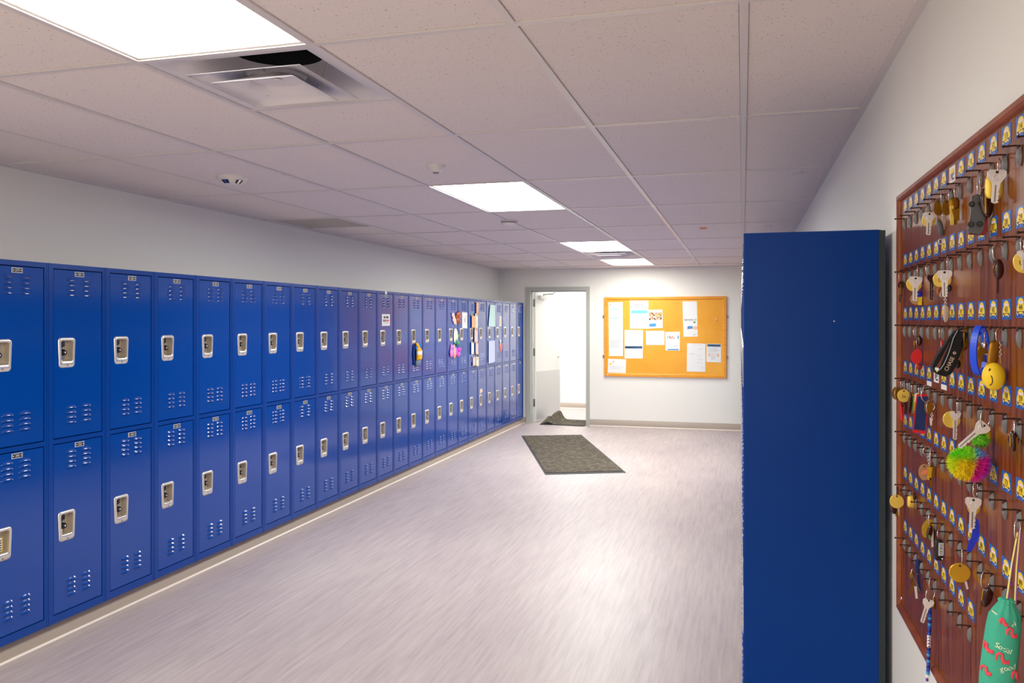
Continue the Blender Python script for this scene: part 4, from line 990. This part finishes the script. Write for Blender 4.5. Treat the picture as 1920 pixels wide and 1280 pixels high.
# the broad printed face of the strap hangs across the loop
face = [(648, 95), (720, 105), (700, 215), (690, 300), (640, 420), (600, 488), (560, 525), (480, 490), (520, 390), (575, 260), (610, 170)]
face2 = [(640, 100), (610, 170), (560, 270), (500, 385), (452, 450), (432, 430), (470, 350), (545, 240), (610, 140)]
bd.poly(3, face, 'black_cloth', 'strap_face', .002, -.0145).poly(3, face2, 'black_cloth', 'strap_back', .002, -.0125)
o1, o2 = bd.pt(3, 548, 478, -.0147), bd.pt(3, 645, 290, -.0147); ud = (o2 - o1).normalized(); vd = Vector((0, -1, 0)).cross(ud).normalized()
L_ = (o2 - o1).length; b = MB(); b.text('CHASE', L_ * .235, o1.lerp(o2, .40) + vd * -.001, ud, vd, 0, .0005, sx=.95)
oc = o1.lerp(o2, .93) + Vector((0, -.0005, 0)); q_ = L_ * .062
for k in range(4):
    a = PI / 2 * k; e1 = ud * math.cos(a) + vd * math.sin(a); e2 = vd * math.cos(a) - ud * math.sin(a)
    b.add([oc + e1 * q_ * .45 + e2 * q_ * .95, oc + e1 * q_ * .45 - e2 * q_ * .35, oc + e1 * q_ * 1.0 - e2 * q_ * .35, oc + e1 * q_ * 1.0 + e2 * q_ * .35], [(0, 1, 2, 3)])
bd.put('printed_lettering', b, M['beige'])
e_ = [bd.pt(3, x, y, -.0150) for x, y in ((668, 92), (628, 165), (600, 260), (575, 330), (545, 400), (510, 450), (470, 478))]
bd.put('light_edging', MB().tube(e_, .0006, 0, 5), M['ink_pale'])
bd.disc(3, 712, 228, 100, 120, 'brass_old', 'brass_bow', dy=.004).bar(3, 706, 280, 704, 446, 24, 'brass_old', dy=.004).fob(3, 668, 405, 50, 80, 'black', 'black_charm', .004)
# blue silicone band
bd = Bundle(3, 12, 'silicone_band', 'bright blue silicone band loop holding small keys', 'key band')
cc = bd.pt(3, 915, 280); bw_ = bd.sz(170) / 2; bh_ = bd.sz(450) / 2; cc.x = min(cc.x, KX - .006 - bw_); b = MB(); L = []; ux_ = Vector((math.cos(.75), math.sin(.75), 0)); wx_ = Vector((-math.sin(.75), math.cos(.75), 0)) * .0062
for k in range(41):
    a = 2 * PI * k / 40; rx = bw_ * .86 * (1 - .1 * math.sin(a)); p = cc + ux_ * rx * math.cos(a) * 1.3 + Vector((0, 0, bh_ * math.sin(a))); nn = (ux_ * math.cos(a) / bw_ + Vector((0, 0, math.sin(a) / bh_))).normalized()
    L.append([p - wx_ - nn * .0012, p + wx_ - nn * .0012, p + wx_ + nn * .0012, p - wx_ + nn * .0012])
b.loft(L, 0, False); bd.put('band', b, M['silicone'])
for (x, y) in ((865, 120), (905, 460)):
    c = bd.pt(3, x, y, -.007); bd.put('snap_knob', MB().ball(c, .0042, .003, .0042, 0, 12, 8), M['silicone'])
bd.ring(3, 925, 150, 44, 110).disc(3, 900, 305, 84, 160, 'brass_old', dy=.003).fob(3, 915, 230, 50, 70, 'chrome', 'chrome_ball', .009).bar(3, 935, 310, 938, 450, 22, 'nickel', dy=-.003).bar(3, 925, 320, 928, 390, 20, 'strap_blue', 'blue_thread', dy=-.005)
bd = Bundle(3, 13, 'key_bundle', 'yellow smiling foam ball and gold dog tag on a chain')
bd.ring(3, 1060, 140, 90, 135).fob(3, 997, 310, 92, 240, 'brass_old', 'gold_dog_tag', .003, rot=-.12, pw=.55).chain(3, 1052, 200, 1058, 345, 7).bar(3, 1060, 345, 1062, 400, 8, 'brass', 'wire')
cb = bd.pt(3, 1065, 520); rx, rz = bd.sz(194) / 2, bd.sz(256) / 2; cb.x = min(cb.x, KX - .002 - rx)
bd.put('smiling_ball', MB().ball(cb, rx, rx, rz, 0, 28, 18), M['smile'])
def onball(u, w_):
    k = max(0, 1 - u*u - w_*w_); return cb + Vector((u * rx, -rx * math.sqrt(k) - .0002, w_ * rz))
b = MB(); b.tube([onball(u, w_) for u, w_ in ((-.46, .10), (-.41, 0), (-.37, -.12), (-.345, -.25), (-.34, -.38), (-.36, -.49), (-.42, -.57), (-.50, -.61))], .0008, 0, 5)
b.tube([onball(-.58 + .10 * k / 4, .42 + .16 * k / 4) for k in range(5)], .0012, 0, 6); bd.put('face_print', b, M['tag_dark'])
# fourth row
Bundle(4, 1, 'key_bundle', 'old brass disc in a steel ring and red strap at left edge').ring(3, 150, 590, 30, 100).ring(3, 128, 678, 90, 118).disc(3, 105, 675, 90, 120, 'brass_old').fob(3, 150, 850, 28, 180, 'red', 'red_strap', .004, rot=.06, pw=.6).ring(3, 182, 760, 34, 80, 'fob_brown')
Bundle(4, 2, 'key_bundle', 'round yellow brass disc second in the fourth row').ring(3, 215, 600, 32, 100).disc(3, 187, 698, 110, 120, 'brass_pale', text='26').bar(3, 190, 750, 188, 860, 22, 'fob_brown')
Bundle(4, 3, 'key_bundle', 'dark red keys hanging behind the yellow-green tag').ring(3, 265, 620, 44, 115).fob(3, 228, 770, 42, 190, 'fob_brown', 'dark_key', .004, rot=-.1).bar(3, 255, 700, 258, 860, 14, 'green', 'green_strip')
Bundle(4, 4, 'key_bundle', 'slim yellow and white tag with a green edge').ring(3, 325, 645, 34, 90).poly(3, [(275, 675), (310, 668), (300, 830), (262, 838), (265, 740)], 'brass_pale', 'yellow_tag', .003).poly(3, [(272, 680), (300, 672), (297, 750), (270, 756)], 'white', 'white_face', .001, -.002)
Bundle(4, 5, 'key_bundle', 'navy cloth strip tag with red stitched border').ring(3, 365, 640, 40, 70).poly(3, [(303, 683), (416, 682), (392, 770), (398, 830), (385, 1052), (262, 1036), (285, 820)], 'red', 'cloth_strip', .003, -.004, 'navy')
Bundle(4, 6, 'key_bundle', 'large steel ring with small brass disc beside the navy strip').ring(3, 410, 690, 125, 140).ring(3, 435, 800, 82, 108).disc(3, 398, 805, 70, 130, 'brass_old').chain(3, 430, 850, 428, 935, 5).bar(3, 420, 900, 422, 972, 18, 'nickel')
Bundle(4, 9, 'key_bundle', 'heart-headed silver key on a round brass disc, board centre').ring(3, 670, 785, 42, 145).ring(3, 705, 770, 30, 120).disc(3, 650, 918, 150, 158, 'brass_pale').key(3, 660, 835, 92, 268, shape='heart', rot=-.02)
# rainbow pompom
bd = Bundle(4, 12, 'pompom_key', 'fluffy rainbow pompom with silver key on a big ring', 'keys')
bd.ring(3, 922, 912, 112, 180).fob(3, 965, 1055, 95, 185, 'brass', 'brass_tag', .003, rot=.1, dy=.006).key(3, 930, 955, 128, 320, rot=-.78, dy=-.006)
pc = bd.pt(4, 822, 335); pr2 = bd.sz(370) / 2; pc.x = min(pc.x, KX - .004 - pr2)
m = M['fur'] = mat('rainbow_fur', (240, 200, 40), 0.9)
tc = nd(m, 'ShaderNodeTexCoord'); rel = pc - bd.hook
def fur_axis(v, noise_amt):
    sb = nd(m, 'ShaderNodeVectorMath', operation='SUBTRACT'); sb.inputs[1].default_value = rel; lk(m, tc, 'Object', sb, 0)
    dt = nd(m, 'ShaderNodeVectorMath', operation='DOT_PRODUCT'); dt.inputs[1].default_value = tuple(x / pr2 for x in v); lk(m, sb, 0, dt, 0)
    nz = nd(m, 'ShaderNodeTexNoise'); nz.inputs['Scale'].default_value = 55; lk(m, tc, 'Object', nz, 'Vector')
    ad = nd(m, 'ShaderNodeMath', operation='MULTIPLY_ADD'); ad.inputs[1].default_value = noise_amt; lk(m, nz, 'Fac', ad, 0); m.node_tree.links.new(dt.outputs['Value'], ad.inputs[2])
    mr = nd(m, 'ShaderNodeMapRange'); mr.inputs['From Min'].default_value = -1 + noise_amt / 2; mr.inputs['From Max'].default_value = 1 + noise_amt / 2; lk(m, ad, 0, mr, 'Value')
    return mr
def fur_ramp(src, stops):
    r_ = nd(m, 'ShaderNodeValToRGB'); el = r_.color_ramp.elements
    el[0].position, el[0].color = stops[0][0], lin(stops[0][1]); el[1].position, el[1].color = stops[-1][0], lin(stops[-1][1])
    for p_, c_ in stops[1:-1]:
        x_ = el.new(p_); x_.color = lin(c_)
    lk(m, src, 'Result', r_, 'Fac'); return r_
ax = fur_axis((.97, 0, -.25), .3); az = fur_axis((-.1, 0, 1), .3)
low_c = fur_ramp(ax, [(.10, (214, 236, 20)), (.25, (252, 224, 16)), (.52, (250, 214, 20)), (.60, (248, 40, 160)), (.84, (230, 24, 190)), (.96, (150, 90, 200))])
top_c = fur_ramp(ax, [(.15, (120, 230, 30)), (.46, (170, 235, 40)), (.56, (90, 190, 220)), (.75, (130, 130, 220)), (.95, (150, 90, 200))])
fz = fur_ramp(az, [(.60, (0, 0, 0)), (.72, (255, 255, 255))])
mxf = nd(m, 'ShaderNodeMix', data_type='RGBA'); lk(m, fz, 'Color', mxf, 'Factor'); lk(m, low_c, 'Color', mxf, 'A'); lk(m, top_c, 'Color', mxf, 'B')
m.node_tree.links.new(mxf.outputs['Result'], bsdf(m).inputs['Base Color'])
b = MB(); b.ball(pc, pr2 * .72, pr2 * .72, pr2 * .66, 0, 24, 16)
rnd = random.Random(3); vs = []; fs = []
for k in range(5200):
    z = rnd.uniform(-1, 1); a = rnd.uniform(0, 2*PI); rr = math.sqrt(1 - z*z); d = Vector((rr * math.cos(a), rr * math.sin(a), z))
    e1 = d.orthogonal().normalized(); e1 = e1 * math.cos(a * 7) + d.cross(e1) * math.sin(a * 7)
    ln = pr2 * rnd.uniform(.85, 1.08); s0 = Vector((d.x, d.y, d.z * .9)); bend = e1 * pr2 * rnd.uniform(-.14, .14) + Vector((0, 0, -.05 * pr2))
    p0 = pc + s0 * pr2 * .62; p1 = pc + s0 * ln * .85 + bend * .4; p2 = pc + s0 * ln + bend; wv = d.cross(e1) * .0008
    if p2.x > KX - .001: p2.x = KX - .001
    i = len(vs); vs += [p0 - wv, p0 + wv, p1 + wv * .8, p1 - wv * .8, p2]; fs += [(i, i+1, i+2, i+3), (i+3, i+2, i+4)]
b.add(vs, fs, 0, True); bd.put('pompom', b, M['fur'])
b = MB(); tp = bd.pt(4, 880, 120); tp.x = min(tp.x, KX - .022); vs = []; fs = []
b.ball(tp, .010, .010, .011, 0, 14, 8)
for k in range(500):
    z = rnd.uniform(-1, 1); a = rnd.uniform(0, 2*PI); rr = math.sqrt(1 - z*z); d = Vector((rr * math.cos(a), rr * math.sin(a), z)); wv = d.orthogonal().normalized() * .0008; ln = rnd.uniform(.014, .020); i = len(vs)
    vs += [tp + d * .008 - wv, tp + d * .008 + wv, tp + d * ln]; fs.append((i, i+1, i+2))
b.add(vs, fs, 0, True); bd.put('green_tuft', b, mat('green_fur', (112, 200, 40), .9))
Bundle(4, 14, 'key_bundle', 'pair of dark brown fobs with brass edges, right of pompom').ring(3, 1190, 985, 26, 120).fob(3, 1180, 1115, 66, 196, 'fob_brown', 'oval_fob', rot=.05).fob(3, 1250, 1110, 92, 156, 'fob_brown', 'oval_fob', dy=.006).bar(3, 1152, 1060, 1154, 1165, 7, 'brass', 'brass_edge', dy=-.004).bar(3, 1216, 1080, 1216, 1372, 16, 'brass_old', dy=-.005)
# fifth row
bd = Bundle(5, 6, 'key_bundle', 'clear disc with small orange picture and brass pieces on chain')
bd.ring(4, 455, 270, 58, 150, 'chrome', .0013).ring(4, 385, 222, 70, 74).chain(4, 405, 220, 402, 360, 8).disc(4, 362, 420, 96, 150, 'clear', 'clear_disc', dy=.003).bar(4, 412, 370, 405, 490, 38, 'brass', 'brass_bar').bar(4, 420, 470, 420, 562, 22, 'brass_old').poly(4, [(325, 425), (350, 400), (392, 390), (392, 425), (340, 448)], 'orange_print', 'orange_picture', .001, -.001).disc(4, 440, 415, 70, 140, 'brass_old', dy=.006)
bd = Bundle(5, 11, 'key_bundle', 'silver key with blue plastic strap below the pompom')
bd.ring(4, 832, 575, 70, 140).ring(4, 868, 580, 70, 130).key(4, 812, 648, 136, 290, rot=-.04).disc(4, 855, 740, 112, 160, 'brass', dy=.004)
pts = [bd.pt(4, x, y) for x, y in ((838, 850), (842, 920), (830, 1010), (800, 1080), (770, 1150))]
for p in pts: p.x = min(p.x, KX - .006)
b = MB(); L = []
for p, w_ in zip(pts, (.003, .006, .0065, .006, .004)): L.append([p + Vector((-w_, -.001, 0)), p + Vector((w_, -.001, 0)), p + Vector((w_, .001, 0)), p + Vector((-w_, .001, 0))])
b.loft(L, 0, False, True, True); bd.put('blue_strap', b, M['strap_blue'])
# sixth row
Bundle(6, 1, 'key_bundle', 'plain gold disc with dark keys at lower left edge').ring(4, 112, 600, 26, 100, 'fob_brown').disc(4, 103, 685, 124, 128, 'brass_pale', dy=-.005).fob(4, 72, 755, 58, 100, 'fob_brown', 'dark_key', .004, rot=.3).bar(4, 98, 740, 108, 825, 30, 'brass_old', dy=.002).bar(4, 118, 740, 120, 820, 20, 'nickel', dy=.004)
Bundle(6, 3, 'key_bundle', 'square gold block split by a dark slot').ring(4, 295, 640, 26, 60, 'fob_brown').fob(4, 262, 690, 76, 118, 'brass_pale', 'gold_block', .008, pw=.5).fob(4, 315, 695, 44, 110, 'brass', 'gold_block', .008, pw=.5).bar(4, 296, 640, 294, 710, 20, 'fob_brown', 'dark_slot', dy=-.004)
bd = Bundle(6, 6, 'key_bundle', 'ribbed gold scalloped disc with dark keys')
bd.ring(4, 445, 845, 66, 120)
c = bd.pt(4, 390, 935); a_, b__ = bd.sz(90) / 2, bd.sz(170) / 2; pts = []
for k in range(56):
    t_ = 2*PI*k/56; q = 1 + (.05 if k % 2 else -.03); pts.append((a_ * q * math.cos(t_), b__ * q * math.sin(t_)))
bd.put('scalloped_disc', MB().prism(bd.outline(c, pts, .006, -.25, 0), (0, .006, 0)), M['brass'])
bd.fob(4, 405, 965, 52, 130, 'fob_brown', 'dark_key', .004, dy=-.004, rot=-.2).bar(4, 432, 900, 436, 1110, 22, 'nickel', dy=.004).bar(4, 450, 905, 470, 1120, 22, 'fob_brown', 'dark_key_blade', dy=.007).bar(4, 405, 1000, 410, 1040, 12, 'green', 'green_edge', dy=-.007)
bd = Bundle(6, 7, 'key_tag', 'black plastic key tag with a grey paper insert', 'key tag')
bd.ring(4, 520, 985, 54, 78).fob(4, 522, 1137, 80, 202, 'black', 'tag_case', .005, pw=.5).poly(4, [(500, 1072), (548, 1072), (546, 1190), (498, 1190)], 'ink_pale', 'paper_insert', .001, -.0035).fob(4, 525, 1215, 18, 18, 'nickel', 'eyelet', .006)
p = bd.pt(4, 522, 1130, -.0038); p.x = min(p.x, KX - .0075); bd.put('handwriting', MB().text('THE RV', bd.sz(34), p, (0, 0, -1), (1, 0, 0), 0, .0004, sx=.9), M['ink'])
Bundle(6, 10, 'key_bundle', 'large plain gold disc with key tips below, lower centre').ring(5, 708, 110, 28, 130).disc(5, 702, 258, 184, 178, 'brass', dy=-.004).bar(5, 735, 320, 760, 415, 22, 'nickel', dy=.002).bar(5, 700, 330, 702, 368, 24, 'brass_old', dy=.003)
Bundle(6, 12, 'key_bundle', 'dark brown oval fob on a ring with long brass key, lower right').ring(5, 935, 325, 108, 165).fob(5, 938, 485, 96, 200, 'fob_brown', 'oval_fob', rot=-.25).bar(5, 905, 440, 872, 648, 22, 'brass_old').bar(5, 905, 410, 890, 520, 8, 'brass', 'brass_edge', dy=-.005)
# drawstring bag
bd = Bundle(5, 15, 'drawstring_bag', 'teal drawstring bag with coral bird print at the right edge', 'bag')
bd.ring(4, 1220, 940, 92, 175)
bc = bd.pt(5, 1100, 700); rx = bd.sz(300) / 2
CX = min(bd.pt(5, 1070, 900).x, KX - .004 - rx)
zt = bd.pt(5, 1120, 500).z; zb = bd.pt(5, 1070, 1420).z
b = MB(); L = []; n = 48
prof = [(0, .30, .5), (.012, .46, .6), (.03, .40, .55), (.055, .46, .6), (.09, .62, .7), (.16, .86, .85), (.3, .97, .95), (.5, 1.0, 1.0), (.75, 1.02, 1.0), (.93, .95, .9), (1.0, .7, .5)]
def bagpt(q, a, lift=0.0):
    for (q0, w0, d0), (q1, w1, d1) in zip(prof, prof[1:]):
        if q0 <= q <= q1:
            f_ = (q - q0) / (q1 - q0); w_, d_ = w0 + (w1 - w0) * f_, d0 + (d1 - d0) * f_; break
    pleat = 1 + .09 * math.sin(a * 11) * max(0, 1 - q / .32)
    off = -.35 * rx * q + .30 * rx * (1 - q)
    return Vector((CX + off + (rx * w_ * pleat + lift) * math.cos(a), bd.Y + (.020 * d_ * pleat + lift) * math.sin(a), zt + (zb - zt) * q))
for q in [p_[0] for p_ in prof[:4]] + [.09, .12, .16, .2, .25, .3, .4, .5, .6, .7, .8, .9, .96, 1.0]:
    L.append([bagpt(q, 2*PI*k/n) for k in range(n)])
b.loft(L, 0, True, True, True); bd.put('cloth_bag', b, M['teal'])
def on_bag(px_, py_, lift=.0006):
    z = on_y(1660 + px_ / ZS, 1020 + py_ / ZS, bd.Y - .018); q = max(.01, min(.99, (z.z - zt) / (zb - zt)))
    best = min((abs(bagpt(q, -PI * k / 60).x - z.x), k) for k in range(5, 56))[1]
    return bagpt(q, -PI * best / 60, lift)
for (x, y, s_) in ((1060, 1040, 1.0), (1150, 810, .9), (940, 960, .8), (1085, 715, .6), (930, 1170, .7), (1200, 1215, .9)):
    b = MB(); pth = [on_bag(x + dx * s_, y + dy * s_) for dx, dy in ((-30, 30), (-36, 10), (-30, -20), (-4, -42), (22, -26), (14, 8), (30, 42), (60, 50), (72, 26))]
    b.tube(pth, [.0010, .0014, .0020, .0022, .0022, .0026, .0034, .0032, .0012], 0, 6)
    bd.put('bird_print', b, [M['flamingo'], M['black']])
for (s_, x, y, rot_, sz_) in (('good', 1130, 1140, -.06, .0125), ('Social', 1090, 960, .45, .0115), ('of', 1185, 745, -.5, .009), ('of', 970, 1000, .5, .009)):
    tb = MB(); tb.text(s_, sz_, (0, 0, 0), (1, 0, 0), (0, 1, 0), 0, 0); pp = 1 / bd.sz(1)
    b = MB(); cr, sr = math.cos(-rot_), math.sin(-rot_)
    vs = []
    for v in tb.v:
        px_ = (v[0] * cr - v[1] * sr) * pp; py_ = (v[0] * sr + v[1] * cr) * pp
        vs.append(on_bag(x + px_, y - py_, .0008))
    b.add(vs, tb.f); bd.put('printed_word', b, M['cream'])
for (x0, y0, x1, y1, nm, mm) in ((1228, -120, 1130, 505, 'cord', 'cord_purple'), (1240, -115, 1195, 545, 'cord', 'cord_yellow'), (1222, -110, 1122, 500, 'cord', 'cord_yellow'), (1250, -110, 1205, 540, 'cord', 'cord_purple')):
    p, q = bd.pt(5, x0, y0, -.004), bd.pt(5, x1, y1, -.004); p.x = min(p.x, KX - .004); q.x = min(q.x, KX - .004); bd.put(nm, MB().tube([p, p.lerp(q, .5) + Vector((-.001, 0, 0)), q], .0013, 0, 6), M[mm])
p = bd.pt(5, 985, 610, -.008); q = bd.pt(5, 1045, 690, -.012); bd.put('cord_end', MB().tube([p, p.lerp(q, .5) + Vector((.002, 0, .001)), q], .0013, 0, 6), M['cream'])
# seventh row
bd = Bundle(7, 4, 'key_bundle', 'dark blue plastic strap with three slim keys, bottom row')
bd.fob(5, 297, 200, 42, 130, 'navy', 'blue_strap', .004, pw=.6).ring(5, 270, 255, 62, 70).fob(5, 248, 285, 48, 80, 'brass_old', 'key_bow', .003).bar(5, 262, 330, 234, 462, 22, 'brass_old').bar(5, 278, 390, 290, 502, 22, 'nickel', dy=-.003).bar(5, 300, 260, 330, 450, 26, 'navy', 'dark_key_blade', dy=.003).bar(5, 240, 270, 325, 445, 10, 'hinge', 'thin_blade', dy=-.005)
bd = Bundle(7, 6, 'key_bundle', 'silver key with long blue beaded strap hanging lowest')
bd.ring(5, 425, 355, 56, 108).ring(5, 415, 462, 86, 108).key(5, 402, 500, 98, 232, rot=-.26, shape='heart').fob(5, 452, 545, 34, 120, 'brass_old', 'brass_piece', .003)
top = bd.pt(5, 412, 600); bot = bd.pt(5, 394, 1190); bl = ['bead_blue', 'bead_sky', 'bead_navy', 'bead_sky', 'bead_blue', 'bead_navy']
NB = 22
for k in range(NB):
    c = top.lerp(bot, k / (NB - 1)); mm = 'white' if 9 <= k <= 12 else bl[(k * 5) % 6]
    b = MB(); rr = bd.sz(34) / 2; hh = (top - bot).length / NB / 2
    b.lathe([(rr * .6, -hh), (rr, -hh * .6), (rr, hh * .6), (rr * .6, hh)], c, (0, 0, 1), 0, 12)
    if mm == 'white': b.add([c + Vector((x * rr * .5, -rr - .0002, z * hh * .55)) for x, z in ((-1, -1), (1, -1), (.2, 0), (1, 1), (-1, 1))], [(0, 1, 2, 3, 4)], 1)
    bd.put('bead', b, [M[mm], M['bead_purple']])
bd.fob(5, 390, 1218, 40, 34, 'white', 'end_bead', .006).fob(5, 386, 1250, 26, 34, 'bead_purple', 'end_knot', .005)

# ---------------------------------------------------------------- air and ambience
wd_ = bpy.data.worlds.new('world'); SC.world = wd_; wd_.use_nodes = True
wd_.node_tree.nodes['Background'].inputs['Color'].default_value = (.9, .92, 1, 1)
wd_.node_tree.nodes['Background'].inputs['Strength'].default_value = 0.3
